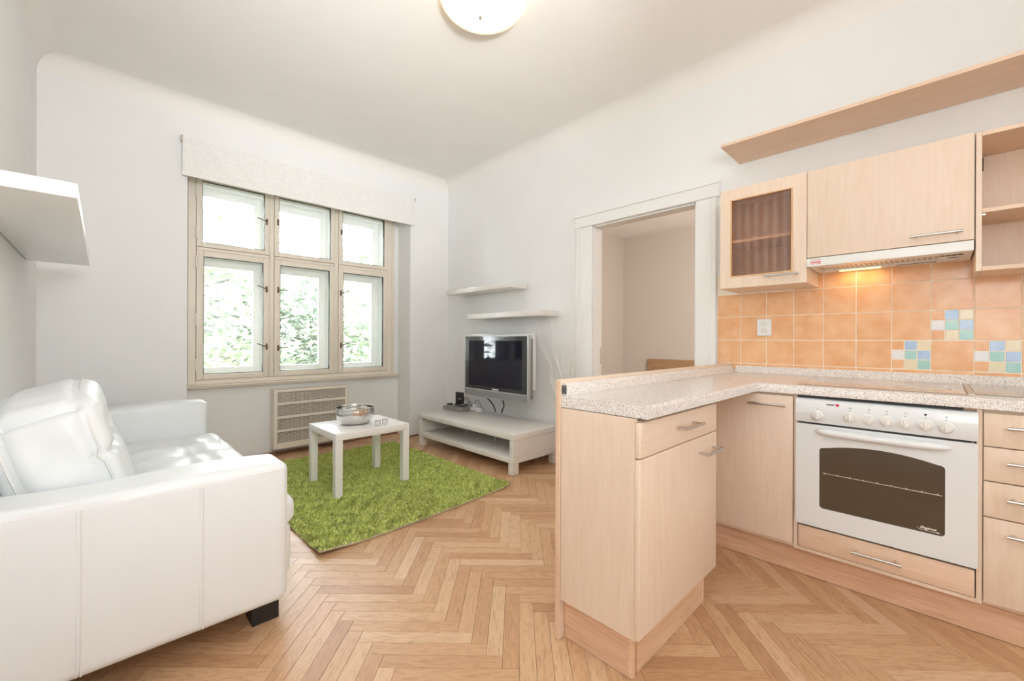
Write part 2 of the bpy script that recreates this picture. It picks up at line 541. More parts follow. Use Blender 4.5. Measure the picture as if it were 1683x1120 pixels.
def rippled():
    t = MT('rippled_cabinet_glass')
    t.nt.nodes.remove(t.bsdf)
    tr = t.n('ShaderNodeBsdfTransparent'); tr.inputs[0].default_value = (.92, .83, .77, 1)
    g = t.n('ShaderNodeBsdfGlossy'); g.inputs['Roughness'].default_value = .12
    d = t.n('ShaderNodeBsdfTranslucent'); d.inputs[0].default_value = (.80, .66, .58, 1)
    tc = t.n('ShaderNodeTexCoord'); mp = t.n('ShaderNodeMapping'); mp.inputs['Scale'].default_value = (1, 1, .3)
    t.l(tc.outputs['Object'], mp.inputs['Vector'])
    nz = t.n('ShaderNodeTexNoise', i_Scale=110.0, i_Detail=2.0); t.l(mp.outputs[0], nz.inputs['Vector'])
    b = t.n('ShaderNodeBump'); b.inputs['Strength'].default_value = .8; b.inputs['Distance'].default_value = .004
    t.l(nz.outputs[0], b.inputs['Height']); t.l(b.outputs[0], g.inputs['Normal']); t.l(b.outputs[0], d.inputs['Normal'])
    wv = t.n('ShaderNodeTexWave', i_Scale=6.5, i_Distortion=1.5, i_Detail=2.0); wv.bands_direction = 'Y'
    t.l(mp.outputs[0], wv.inputs['Vector'])
    f = t.n('ShaderNodeMapRange'); f.inputs[3].default_value = .05; f.inputs[4].default_value = .10; t.l(wv.outputs['Fac'], f.inputs[0])
    m0 = t.n('ShaderNodeMixShader'); m0.inputs[0].default_value = .12; t.l(tr.outputs[0], m0.inputs[1]); t.l(d.outputs[0], m0.inputs[2])
    mx = t.n('ShaderNodeMixShader'); t.l(f.outputs[0], mx.inputs[0]); t.l(m0.outputs[0], mx.inputs[1]); t.l(g.outputs[0], mx.inputs[2])
    t.l(mx.outputs[0], t.out.inputs[0])
    return t.m
M_ripple = rippled()

def rug_mat():
    t = MT('green_shag_yarn')
    ge = t.n('ShaderNodeNewGeometry')
    nz = t.n('ShaderNodeTexNoise', i_Scale=70.0, i_Detail=4.0); t.l(ge.outputs['Position'], nz.inputs['Vector'])
    ad = t.n('ShaderNodeMath', operation='MULTIPLY_ADD'); ad.inputs[1].default_value = .45; t.l(ge.outputs['Random Per Island'], ad.inputs[0]); 
    m2 = t.n('ShaderNodeMath', operation='MULTIPLY'); m2.inputs[1].default_value = .6; t.l(nz.outputs[0], m2.inputs[0]); t.l(m2.outputs[0], ad.inputs[2])
    t.l(t.ramp(ad.outputs[0], [(.20, (.21, .28, .02)), (.42, (.45, .53, .09)), (.72, (.75, .81, .28))]), t.bsdf.inputs['Base Color'])
    t.bsdf.inputs['Roughness'].default_value = .8
    t.bsdf.inputs['Sheen Weight'].default_value = .3
    return t.m
M_rug = rug_mat()
M_rugback = plain('jute_backing', (.50, .42, .30), .9, bump=(300, .6, .002), var=.2)

def valance_mat():
    t = MT('white_damask')
    tc = t.n('ShaderNodeTexCoord')
    nz = t.n('ShaderNodeTexNoise', i_Scale=16.0, i_Detail=2.0, i_Distortion=2.5); t.l(tc.outputs['Object'], nz.inputs['Vector'])
    t.l(t.ramp(nz.outputs[0], [(.42, (.86, .85, .82)), (.5, (.80, .79, .75)), (.58, (.87, .86, .84))]), t.bsdf.inputs['Base Color'])
    t.bsdf.inputs['Roughness'].default_value = .75
    t.bump(nz.outputs[0], .2, .002)
    return t.m
M_val = valance_mat()

def leaf_mat(name, c):
    t = MT(name)
    t.nt.nodes.remove(t.bsdf)
    ge = t.n('ShaderNodeNewGeometry')
    col = t.ramp(ge.outputs['Random Per Island'], [(0, tuple(x*.6 for x in c)), (.5, c), (1, tuple(min(1, x*1.35) for x in c))])
    d = t.n('ShaderNodeBsdfDiffuse'); tl = t.n('ShaderNodeBsdfTranslucent')
    t.l(col, d.inputs[0]); t.l(col, tl.inputs[0])
    mx = t.n('ShaderNodeMixShader'); mx.inputs[0].default_value = .4
    t.l(d.outputs[0], mx.inputs[1]); t.l(tl.outputs[0], mx.inputs[2]); t.l(mx.outputs[0], t.out.inputs[0])
    return t.m
M_leaf1 = leaf_mat('pale_green_leaves', (.15, .185, .14))
M_leaf2 = leaf_mat('bright_green_leaves', (.20, .235, .155))
M_leaf3 = leaf_mat('grey_green_leaves', (.12, .15, .13))
M_bark = plain('grey_bark', (.05, .05, .045), .9, bump=(30, .5, .01))
M_lawn = plain('rough_grass', (.06, .08, .05), .95, var=.2, bump=(20, .4, .02))
M_brick = plain('brown_render', (.10, .075, .06), .9, var=.06)
M_rooft = plain('brown_roof', (.06, .04, .03), .8, var=.15)

def lamp_mat():
    t = MT('opal_lamp_glass')
    t.bsdf.inputs['Base Color'].default_value = (.95, .90, .78, 1)
    t.bsdf.inputs['Roughness'].default_value = .25
    tc = t.n('ShaderNodeTexCoord')
    vd = t.n('ShaderNodeVectorMath', operation='DISTANCE'); vd.inputs[1].default_value = (-.07, -.02, -.13)
    t.l(tc.outputs['Object'], vd.inputs[0])
    t.l(t.ramp(vd.outputs['Value'], [(.03, (1, .97, .86)), (.12, (1, .86, .62)), (.24, (.80, .60, .38))]), t.bsdf.inputs['Emission Color'])
    t.bsdf.inputs['Emission Strength'].default_value = 1.0
    return t.m
M_lamp = lamp_mat()
M_bulb = plain('hood_lamp', (1, .85, .5), .4, emit=(1, .62, .22), es=2.6)

# ---------------------------------------------------------------- room shell
WX = 3.12            # kitchen / television wall
LX = -0.3315         # wall behind the sofa
FY = 4.36            # window wall, front face
NY = 4.645           # back of the window niche
CZ = 3.12            # ceiling
BY = -4.4            # wall behind the camera
NL, NR = 0.497, 2.581
NT = 2.64

# floor: dark bed and oak herringbone
fl = struct('floor', bx(LX-.3, 7.6, BY-.3, 5.0, -.12, -.012), M_sub, smooth=False)
PW, PL = 0.060, 0.430
U0, V0 = -0.168, 1.573
s2 = math.sqrt(.5)
def clip(poly, rect):
    x0, x1, y0, y1 = rect
    for ax, lim, sg in ((0, x0, 1), (0, x1, -1), (1, y0, 1), (1, y1, -1)):
        out = []
        for i in range(len(poly)):
            a, b = poly[i], poly[(i+1) % len(poly)]
            da, db = (a[ax]-lim)*sg, (b[ax]-lim)*sg
            if da >= 0: out.append(a)
            if (da >= 0) != (db >= 0):
                t = da/(da-db)
                out.append((a[0]+(b[0]-a[0])*t, a[1]+(b[1]-a[1])*t))
        poly = out
        if len(poly) < 3: return []
    return poly
def plank_mesh(name, L, Wd):
    g = .0005
    me_b = bx(-L/2+g, L/2-g, -Wd/2+g, Wd/2-g, -.012, 0)
    top = [e for e in me_b.edges if all(abs(v.co.z) < 1e-6 for v in e.verts)]
    bmesh.ops.bevel(me_b, geom=top, offset=.0006, segments=1, affect='EDGES')
    uvl = me_b.loops.layers.uv.new('grain')
    for f in me_b.faces:
        for lp in f.loops: lp[uvl].uv = (lp.vert.co.x, lp.vert.co.y)
    me = bpy.data.meshes.new(name); me_b.to_mesh(me); me_b.free()
    me.materials.append(M_plank)
    return me
PM = plank_mesh('plank', PL, PW)
planks = []
for i in range(-90, 90):
    for j in range(-12, 14):
        u = U0 + i*PW + j*PL; v = V0 - i*PW + j*PL
        planks.append((u-PL/2, v+PW/2, 0))     # lies across
        planks.append((u+PW/2, v+PL/2, 1))     # lies away
cand = []
rest = []
def shown(x, y):
    d = x*_f.x + y*_f.y
    if d < .25: return None
    px = 841.5 + FPX*(x*_r.x + y*_r.y)/d
    py = 560 + FPX*H/d
    return px, py, d
room = (LX, WX, BY, 4.66)
for (u, v, k) in planks:
    X, Y = (u+v)*s2, (v-u)*s2
    if not (LX-.5 < X < WX+.5 and BY-.5 < Y < 5.1): continue
    ang = -PI/4 if k == 0 else PI/4
    c, s = math.cos(ang), math.sin(ang)
    corners = [(X + c*a - s*b, Y + s*a + c*b) for a, b in ((-PL/2,-PW/2),(PL/2,-PW/2),(PL/2,PW/2),(-PL/2,PW/2))]
    inside = all(room[0] < p[0] < room[1] and room[2] < p[1] < room[3] for p in corners)
    sc_ = shown(X, Y)
    vis = False
    if sc_:
        px, py, d = sc_
        vis = -60 < px < 1743 and py < 1190
        if X < .56 and 1.9 < Y < 4.05: vis = False
        if .86 < X < 2.24 and 2.3 < Y < 4.2: vis = False
        if X > 2.5 and Y < 1.0: vis = False
        if 1.35 < X < 2.4 and .75 < Y < 1.0: vis = False
        if px > 925 and Y > 1.03: vis = False
        if px < 440 and Y > 1.8: vis = False
    if inside and vis: cand.append((d, X, Y, ang))
    else: rest.append((corners, X, Y, ang, inside))
cand.sort()
N_IND = 292
for d, X, Y, ang in cand[:N_IND]:
    o = bpy.data.objects.new('plank', PM)
    COL.objects.link(o)
    o.parent = fl
    o.location = (X, Y, random.uniform(-.0003, .0003)); o.rotation_euler = (0, 0, ang)
bmr = B(); uvl = bmr.loops.layers.uv.new('grain')
for d, X, Y, ang in cand[N_IND:]:
    c, s = math.cos(ang), math.sin(ang)
    rest.append(([(X + c*a - s*b, Y + s*a + c*b) for a, b in ((-PL/2,-PW/2),(PL/2,-PW/2),(PL/2,PW/2),(-PL/2,PW/2))], X, Y, ang, True))
for corners, X, Y, ang, inside in rest:
    if inside and X > LX+.02 and X < .45 and 2.1 < Y < 3.9: pass
    k = .9965
    poly = [(X+(p[0]-X)*k, Y+(p[1]-Y)*(k)) for p in corners]
    c, s = math.cos(ang), math.sin(ang)
    g = .0006
    poly = [(X + c*a - s*b, Y + s*a + c*b) for a, b in ((-PL/2+g,-PW/2+g),(PL/2-g,-PW/2+g),(PL/2-g,PW/2-g),(-PL/2+g,PW/2-g))]
    if not inside: poly = clip(poly, room)
    if len(poly) < 3: continue
    vt = [bmr.verts.new((p[0], p[1], 0)) for p in poly]
    vb = [bmr.verts.new((p[0], p[1], -.011)) for p in poly]
    fs = [bmr.faces.new(vt)]
    for i in range(len(vt)):
        j = (i+1) % len(vt)
        fs.append(bmr.faces.new((vt[i], vb[i], vb[j], vt[j])))
    for f in fs:
        for lp in f.loops:
            dx, dy = lp.vert.co.x-X, lp.vert.co.y-Y
            lp[uvl].uv = (dx*c + dy*s, -dx*s + dy*c)
obj('far_planks', bmr, M_plank, fl, smooth=False, kind='stuff')
# next room's floor
obj('boards', bx(WX+.001, 7.2, -.6, 4.3, -.011, -.001), M_head, fl, smooth=False)

# walls
b = B()
box(b, LX-.3, NL, FY, 4.95, 0, CZ+.1)
box(b, NR, WX+.12, FY, 4.95, 0, CZ+.1)
box(b, NL, NR, FY, 4.95, NT, CZ+.1)
box(b, NL, NR, NY, 4.80, 0, .70)
box(b, NL, .527, NY-.03, 4.95, .70, NT)
box(b, 2.492, NR, NY-.0, 4.95, .70, NT)
struct('wall_front', b, M_wall, smooth=False)
struct('wall_left', bx(LX-.3, LX, BY-.3, FY, 0, CZ+.1), M_wall, smooth=False)
struct('wall_back', bx(LX, WX+.12, BY-.3, BY, 0, CZ+.1), M_wall, smooth=False)
DY0, DY1, DZ = 1.261, 2.166, 2.162
b = B()
box(b, WX, WX+.12, BY, DY0, 0, CZ+.1)
box(b, WX, WX+.12, DY1, FY, 0, CZ+.1)
box(b, WX, WX+.12, DY0, DY1, DZ, CZ+.1)
wall_r = struct('wall_right', b, M_wall, smooth=False)
struct('ceiling', bx(LX-.3, 7.5, BY-.3, 4.95, CZ, CZ+.12), M_ceil, smooth=False)
# coved plaster where the ceiling meets the walls
def cove(name, axis, wall, sg, a0, a1, r=.13):
    pts = [(wall, CZ-r), (wall, CZ), (wall+sg*r, CZ)]
    for i in range(13):
        t = math.radians(90*i/12)
        pts.append((wall+sg*r - sg*r*math.sin(t), CZ-r + r*math.cos(t)))
    struct(name, prism(pts, axis, a0, a1), M_ceil, angle=60)
cove('trim_1', 'X', FY, -1, LX, WX, .12)
cove('trim_2', 'Y', WX, -1, BY, FY, .13)
cove('trim_3', 'Y', LX, 1, BY, FY, .12)
# skirting strips
b = B(); box(b, NR, WX, FY-.012, FY, 0.001, .022, .003); box(b, NL, NR, NY-.012, NY, 0.001, .022, .003)
struct('baseboard_front', b, M_baseb)
struct('baseboard_right', bx(WX-.012, WX, 2.34, FY-.013, 0.001, .022, .003), M_baseb)

# doorway casing
dr = root('door_1', None, None, (WX, 1.71, 0), kind='structure')
def casing(name, pts, parent):
    return obj(name, pts, M_trimw, parent)
b = B()
box(b, WX-.022, WX-.0005, DY1, 2.336, 0.0, DZ, .003); box(b, WX-.030, WX-.022, 2.300, 2.336, 0.0, DZ, .003)
casing('casing', b, dr)
b = B()
box(b, WX-.022, WX-.0005, 1.114, DY0, 0.0, DZ, .003); box(b, WX-.030, WX-.022, 1.114, 1.15, 0.0, DZ, .003)
casing('casing', b, dr)
b = B()
box(b, WX-.034, WX-.0005, 1.09, 2.352, DZ, 2.272, .004); box(b, WX-.045, WX-.034, 1.085, 2.357, 2.252, 2.272, .003)
casing('lintel', b, dr)
b = B()
box(b, WX, WX+.118, DY1-.012, DY1-.0005, 0.0, DZ-.013, .002)
obj('jamb', b, M_trimw, dr)
b = B(); box(b, WX, WX+.118, DY0+.0005, DY0+.012, 0.0, DZ-.013, .002)
obj('jamb', b, M_trimw, dr)
obj('head_jamb', bx(WX, WX+.118, DY0+.013, DY1-.013, DZ-.0125, DZ-.0005, .002), M_trimw, dr)
obj('strike_plate', bx(WX+.09, WX+.112, DY1-.0145, DY1-.0125, .93, 1.08, .001), M_steel, dr)

# neighbouring room
struct('wall_far', bx(7.2, 7.4, -.8, 4.5, 0, CZ), M_room2, smooth=False)
struct('wall_side', bx(WX+.12, 7.2, 4.306, 4.5, 0, CZ), M_room2, smooth=False)
struct('wall_near', bx(WX+.12, 7.2, -.8, -.6, 0, CZ), M_room2, smooth=False)
hb = root('headboard', 'brown wooden bed headboard against the wall seen through the doorway', 'headboard', (7.15, 2.9, 0))
obj('panel', bx(7.13, 7.17, 2.05, 3.757, .22, .815, .004), M_head, hb)
obj('leg', bx(7.13, 7.17, 3.68, 3.74, 0, .22, .004), M_head, hb)
obj('leg', bx(7.13, 7.17, 2.07, 2.13, 0, .22, .004), M_head, hb)

# ---------------------------------------------------------------- window
wn = root('window_1', None, None, (1.5, 4.62, .70), kind='structure')
FZ0, FZ1 = .735, 2.62
XS = [(.588, 1.161), (1.207, 1.791), (1.837, 2.411)]
ZL = (.778, 1.930); ZU = (1.964, 2.60)
b = B()
F0, F1 = 4.60, 4.70
box(b, .528, .586, F0, F1, FZ0, FZ1, .004); box(b, 2.413, 2.47, F0, F1, FZ0, FZ1, .004)
box(b, .586, 2.413, F0, F1, FZ0, ZL[0]-.002, .003); box(b, .586, 2.413, F0, F1, ZU[1]+.002, FZ1, .003)
box(b, 1.163, 1.205, F0-.004, F1, ZL[0], ZU[1], .005, 2); box(b, 1.793, 1.835, F0-.004, F1, ZL[0], ZU[1], .005, 2)
for x0, x1 in XS: box(b, x0+.001, x1-.001, F0-.003, F1, ZL[1]+.002, ZU[0]-.002, .004)
obj('frame', b, M_cream, wn)
b = B()
box(b, 2.47, 2.492, F0-.004, 4.66, FZ0, FZ1, .005, 2); box(b, 2.492, 2.512, F0+.012, 4.644, FZ0, FZ1, .004, 2)
obj('edge_moulding', b, M_cream, wn)
b = B()
box(b, NL+.006, NR-.018, 4.555, 4.66, .716, .734, .008, 3); box(b, NL+.01, NR-.022, 4.572, 4.66, .700, .716, .004)
obj('window_sill', b, M_cream, wn)
# reveal between the two sets of sashes
b = B()
OY0, OY1 = 4.80, 4.86
box(b, .528, .60, F1, OY1, FZ0, FZ1); box(b, 2.40, 2.47, F1, OY1, FZ0, FZ1)
box(b, .60, 2.40, F1, OY1, FZ0, .80); box(b, .60, 2.40, F1, OY1, 2.55, FZ1)
box(b, 1.15, 1.215, F1+.02, OY1, .80, 2.55); box(b, 1.783, 1.845, F1+.02, OY1, .80, 2.55)
box(b, .60, 2.40, F1+.02, OY1, 1.90, 1.985)
obj('outer_frame', b, M_outw, wn)
def sash(x0, x1, z0, z1, st, y0, y1, mat, name, bead, zt=None):
    bb = B()
    zt = zt or st
    box(bb, x0, x0+st, y0, y1, z0, z1, .004, 2); box(bb, x1-st, x1, y0, y1, z0, z1, .004, 2)
    box(bb, x0+st, x1-st, y0, y1, z0, z0+st, .004, 2); box(bb, x0+st, x1-st, y0, y1, z1-zt, z1, .004, 2)
    o = obj(name, bb, mat, wn)
    if bead:
        g = B(); t = .0035
        box(g, x0+st, x0+st+t, y0+.004, y1-.01, z0+st, z1-zt); box(g, x1-st-t, x1-st, y0+.004, y1-.01, z0+st, z1-zt)
        box(g, x0+st+t, x1-st-t, y0+.004, y1-.01, z0+st, z0+st+t); box(g, x0+st+t, x1-st-t, y0+.004, y1-.01, z1-zt-t, z1-zt)
        obj('gasket', g, M_ink, o, smooth=False)
    ym = (y0+y1)/2
    obj('pane', bx(x0+st-.004, x1-st+.004, ym-.002, ym+.002, z0+st-.004, z1-zt+.004), M_pane, o, smooth=False)
    return o
SA = []
for (x0, x1) in XS:
    SA.append(sash(x0, x1, ZL[0], ZL[1], .051, 4.588, 4.63, M_cream, 'sash', True))
    SA.append(sash(x0, x1, ZU[0], ZU[1], .040, 4.588, 4.63, M_cream, 'sash', True, .05))
for x0, x1 in ((.60, 1.15), (1.215, 1.783), (1.845, 2.40)):
    sash(x0, x1, .80, 1.90, .075, 4.815, 4.855, M_outw, 'outer_sash', False)
    sash(x0, x1, 1.985, 2.55, .065, 4.815, 4.855, M_outw, 'outer_sash', False)
def latch(par, x, z, d, tilt):
    bb = B()
    box(bb, x-.009, x+.009, 4.583, 4.588, z-.03, z+.03, .004, 2)
    lathe([(.008, 4.583), (.008, 4.568), (0, 4.567)], x, z, 10, bb, axis='Y')
    tube([(x, 4.572, z), (x+d*.03, 4.566, z+.3*tilt), (x+d*.085, 4.562, z+tilt)], .0055, 8, bb, .0045)
    obj('latch', bb, M_bronze, par)
for par, x, z, d, tl in ((SA[1], 1.137, 2.285, -1, .02), (SA[0], 1.137, 1.628, -1, .03), (SA[0], 1.139, 1.071, -1, .03),
                         (SA[3], 1.236, 2.299, 1, 0), (SA[2], 1.239, 1.631, 1, 0), (SA[2], 1.241, 1.058, 1, .006),
                         (SA[5], 1.863, 2.317, 1, .045), (SA[4], 1.859, 1.651, 1, .03), (SA[4], 1.861, 1.079, 1, .035)):
    latch(par, x, z, d, tl)
for z in (2.457, 2.093, 1.825, 1.316, .915):
    bb = B(); tube([(.585, 4.590, z-.055), (.585, 4.590, z+.055)], .0065, 8, bb); box(bb, .566, .582, 4.5965, 4.60, z-.05, z+.05, .001)
    obj('hinge', bb, M_cream, wn)
for z in (2.3, 2.05, 1.72, 1.3, .95):
    for x in (1.793, 2.413):
        bb = B(); tube([(x+.001, 4.590, z-.05), (x+.001, 4.590, z+.05)], .006, 8, bb)
        obj('hinge', bb, M_cream, wn)
# radiator niche line
# valance
va = root('valance', 'white damask fabric valance across the top of the window', 'curtain', (1.53, 4.30, 2.45))
nx, nz_ = 90, 10
vv = []
for k in range(2):
    for i in range(nx+1):
        for j in range(nz_+1):
            x = .456 + (2.603-.456)*i/nx; z = 2.473 + (.315)*j/nz_
            y = 4.296 + .004*math.sin(x*7.3) + .003*math.sin(x*19+1) * (1-j/nz_) + (.003 if k else 0)
            if j == nz_: y += .004
            vv.append((x, y, z))
ff = []
def vid(k, i, j): return k*(nx+1)*(nz_+1) + i*(nz_+1) + j
for i in range(nx):
    for j in range(nz_):
        ff.append((vid(0,i,j), vid(0,i+1,j), vid(0,i+1,j+1), vid(0,i,j+1)))
        ff.append((vid(1,i,j), vid(1,i,j+1), vid(1,i+1,j+1), vid(1,i+1,j)))
for i in range(nx):
    ff.append((vid(0,i,0), vid(1,i,0), vid(1,i+1,0), vid(0,i+1,0))); ff.append((vid(0,i,nz_), vid(0,i+1,nz_), vid(1,i+1,nz_), vid(1,i,nz_)))
for j in range(nz_):
    ff.append((vid(0,0,j), vid(0,0,j+1), vid(1,0,j+1), vid(1,0,j))); ff.append((vid(0,nx,j), vid(1,nx,j), vid(1,nx,j+1), vid(0,nx,j+1)))
me = bpy.data.meshes.new('cloth'); me.from_pydata(vv, [], ff); me.update()
obj('cloth', me, M_val, va, angle=60)
obj('rail', bx(.462, 2.597, 4.306, 4.330, 2.762, 2.786, .002), M_hood, va)
for x in (.452, 2.607):
    bb = B(); box(bb, x-.006, x+.006, 4.298, FY-.001, 2.752, 2.80, .002); box(bb, x-.008, x+.008, 4.293, 4.300, 2.765, 2.795, .002)
    obj('bracket', bb, M_steel, va)

# radiator and its mesh cover
ra = root('radiator', 'old ribbed radiator hidden behind the perforated cover', 'radiator', (1.54, 4.59, .09))
for i in range(15):
    x = 1.235 + i*.0445
    obj('rib', soft_box(x, 4.59, .345, .034, .075, .50, .016, 6), M_radiator, ra)
rc = root('radiator_cover', 'cream radiator cover with four rows of square mesh below the window', 'radiator cover', (1.547, 4.56, .067))
RX0, RX1, RZ0, RZ1, RY = 1.186, 1.912, .068, .648, 4.512
b = B()
rows = [(.523, .621), (.388, .496), (.255, .362), (.125, .230)]
box(b, RX0, RX0+.034, RY, RY+.022, RZ0, RZ1, .003); box(b, RX1-.034, RX1, RY, RY+.022, RZ0, RZ1, .003)
edges = [RZ1, .621, .523, .496, .388, .362, .255, .230, .125, RZ0]
for k in range(0, 10, 2): box(b, RX0+.034, RX1-.034, RY, RY+.022, edges[k+1], edges[k], .003)
obj('front_frame', b, M_cream, rc)
b = B()
box(b, RX0, RX0+.016, RY+.022, NY-.002, RZ0, RZ1, .002); box(b, RX1-.016, RX1, RY+.022, NY-.002, RZ0, RZ1, .002)
box(b, RX0+.016, RX1-.016, RY+.022, NY-.002, RZ1-.014, RZ1, .002)
obj('casing', b, M_cream, rc)
for z0, z1 in rows:
    b = B()
    n = 60
    for i in range(1, n):
        x = RX0+.034 + (RX1-RX0-.068)*i/n
        box(b, x-.0018, x+.0018, RY+.010, RY+.013, z0, z1)
    m = 9
    for j in range(1, m):
        z = z0 + (z1-z0)*j/m
        box(b, RX0+.034, RX1-.034, RY+.0132, RY+.016, z-.0018, z+.0018)
    obj('mesh_screen', b, M_cream, rc, smooth=False)

# ---------------------------------------------------------------- outdoors
struct('ground', bx(-30, 35, 5.2, 60, -3.2, -3.0), M_lawn, smooth=False)
def tree(x, y, h, r, mat, label, seed, leaves=9000, size=.16, zc=None):
    rg = np.random.default_rng(seed)
    t = root('tree', label, 'tree', (x, y, -3.0), 'trees outside the window')
    b = B()
    tube([(x, y, -3.0), (x+.1, y, -1), (x-.1, y+.1, h*.45-3), (x, y, h-3.6)], .16, 8, b, .04)
    for k in range(9):
        a = k*2.4; z0 = -3 + h*(.3+.06*k)
        L = r*(.9-.05*k)
        tube([(x, y, z0), (x+math.cos(a)*L*.5, y+math.sin(a)*L*.5, z0+.5), (x+math.cos(a)*L, y+math.sin(a)*L, z0+.7)], .05, 6, b, .012)
    obj('trunk', b, M_bark, t)
    # leaf clusters
    nc = 70
    ca = rg.uniform(0, 2*PI, nc); cr = r*np.sqrt(rg.uniform(0.05, 1, nc)); cz = -3 + h*rg.uniform(.22, 1.0, nc)
    shrink = np.clip(1.25 - np.abs((cz+3)/h - .55)*1.3, .25, 1)
    cc = np.stack([x+np.cos(ca)*cr*shrink, y+np.sin(ca)*cr*shrink, cz], 1)
    idx = rg.integers(0, nc, leaves)
    c = cc[idx] + rg.normal(0, 1, (leaves, 3))*np.array([.52, .52, .22])
    d1 = rg.normal(0, 1, (leaves, 3)); d1[:, 2] *= .4; d1 /= np.linalg.norm(d1, axis=1, keepdims=True)
    d2 = np.cross(d1, rg.normal(0, 1, (leaves, 3))); d2 /= np.linalg.norm(d2, axis=1, keepdims=True)
    s = size*rg.uniform(.5, 1.1, (leaves, 1))
    P = np.stack([c-d1*s, c+d2*s*.4, c+d1*s, c-d2*s*.4], 1).reshape(-1, 3)
    me = mesh_np('foliage', P, np.arange(leaves*4), np.full(leaves, 4))
    obj('foliage', me, mat, t, smooth=False, kind='stuff')
tree(.75, 9.4, 7.6, 1.8, M_leaf2, 'leafy tree with pale yellow-green sprays nearest the left panes', 3, 15000, .10)
tree(2.9, 12.5, 5.9, 2.0, M_leaf1, 'light green tree behind the middle panes', 4, 11000, .12)
tree(5.4, 10.2, 6.7, 1.7, M_leaf2, 'pale tree beyond the right-hand panes', 5, 11000, .11)
tree(.0, 15.5, 9.6, 2.6, M_leaf3, 'taller grey-green tree at the back left', 6, 14000, .14)
tree(4.0, 19.5, 6.6, 3.0, M_leaf3, 'dark grey-green tree at the back centre', 8, 9000, .2)
tree(9.4, 16.5, 8.6, 2.6, M_leaf1, 'broad light green tree at the back right', 9, 8000, .19)
hs = root('house', 'distant brown rendered house with a pitched roof behind the trees', 'building', (1.2, 24, -3))
obj('wall', bx(-1.8, 3.2, 22.5, 27, -3, 2.2), M_brick, hs, smooth=False)
obj('roof', prism([(-2.1, 2.2), (3.5, 2.2), (.7, 4.4)], 'Y', 22.2, 27.3), M_rooft, hs, smooth=False)
for wx in (-.9, .8, 2.2):
    wf = obj('window', bx(wx-.35, wx+.35, 22.44, 22.52, .2, 1.5), M_outw, hs, smooth=False)
    obj('pane', bx(wx-.28, wx+.28, 22.42, 22.445, .28, 1.42), M_greyd, wf, smooth=False)

# ---------------------------------------------------------------- sofa
SX0, SX1, SY0, SY1 = LX+.006, .560, 1.80, 4.04
so = root('sofa', 'white leather two-arm sofa with black block feet along the left wall', 'sofa', (.1, 2.9, 0))
def ease(a): return a*a*(3-2*a)
def arm_def(X, U):
    X = X.copy()
    # slight leather sag and fullness
    X[:, 1] += np.sign(U[:, 1])*.010*np.cos(U[:, 0]*1.4)*np.cos(U[:, 2]*1.4)
    X[:, 2] += .006*np.sin(X[:, 0]*9)*(U[:, 2] > .9)
    return X
armx0, armx1 = SX0, .526
obj('armrest', soft_box((armx0+armx1)/2, SY0+.105, .388, armx1-armx0, .21, .546, .03, 30, arm_def), M_leather, so)
obj('armrest', soft_box((armx0+armx1)/2+.02, SY1-.105, .392, armx1-armx0+.04, .21, .575, .03, 24, arm_def), M_leather, so)
obj('backrest', soft_box(SX0+.075, (SY0+SY1)/2, .385, .15, SY1-SY0-.43, .50, .035, 20), M_leather, so)
obj('base', soft_box((SX0+.17+.552)/2, (SY0+SY1)/2, .21, .552-(SX0+.17), SY1-SY0-.44, .20, .03, 16), M_leather, so)
def seat_def(X, U):
    X = X.copy()
    top = np.clip((U[:, 2]-.2)/.8, 0, 1)
    fr = np.clip((U[:, 0]-.2)/.8, 0, 1)
    y, x = X[:, 1], X[:, 0]
    L = 1.78/6
    wave = np.abs(np.sin(PI*(y+.89)/L))
    X[:, 2] += top*(.018*wave**.6 - .010)
    X[:, 0] += fr*(np.abs(U[:, 2]) < .99)*.010*np.sin(PI*(U[:, 2]+1)/2)
    for bxx in (-.10, .15):
        for k in range(1, 6):
            by = -.89 + L*k
            d2 = ((x-bxx)/.06)**2 + ((y-by)/.05)**2
            X[:, 2] -= top*.022*np.exp(-d2)
        X[:, 2] -= top*.007*np.exp(-((x-bxx)/.018)**2)
    X[:, 2] += .006*top*np.sin(x*46+y*5)*np.exp(-((x-.25)/.1)**2)
    return X
obj('seat_cushion', soft_box(.215, (SY0+SY1)/2, .375, .80, SY1-SY0-.44, .14, .045, 56, seat_def), M_leather, so)
def front_def(X, U):
    X = X.copy()
    X[:, 0] += .012*np.cos(U[:, 2]*1.5)*np.cos(U[:, 1]*1.3)
    return X
obj('front_panel', soft_box(.575, (SY0+SY1)/2, .215, .06, SY1-SY0-.44, .215, .028, 20, front_def), M_leather, so)
for x, y in ((.405, SY0+.10), (.405, SY1-.2), (SX0+.02, SY0+.10), (SX0+.02, SY1-.2)):
    obj('foot', prism([(y, 0.001), (y+.1, 0.001), (y+.1, .117), (y, .117)], 'X', x+.02, x+.115), M_footb, so)
# stitched seams on the outside of the near arm
for x in (-.045, .252):
    b = B(); tube([(x, SY0-.0075, .13), (x, SY0-.0088, .38), (x, SY0-.0070, .625)], .0022, 6, b)
    tube([(x-.010, SY0-.0070, .13), (x-.010, SY0-.0083, .38), (x-.010, SY0-.0065, .625)], .0012, 6, b)
    obj('seam', b, M_pipe, so)
b = B(); tube([(armx0+.02, SY0-.001, .632), (armx1-.03, SY0-.001, .632), (armx1-.002, SY0+.022, .632)], .0024, 6, b)
obj('seam', b, M_pipe, so)
b = B(); tube([(armx1-.001, SY0+.022, .14), (armx1-.001, SY0+.022, .632)], .0022, 6, b)
obj('seam', b, M_pipe, so)

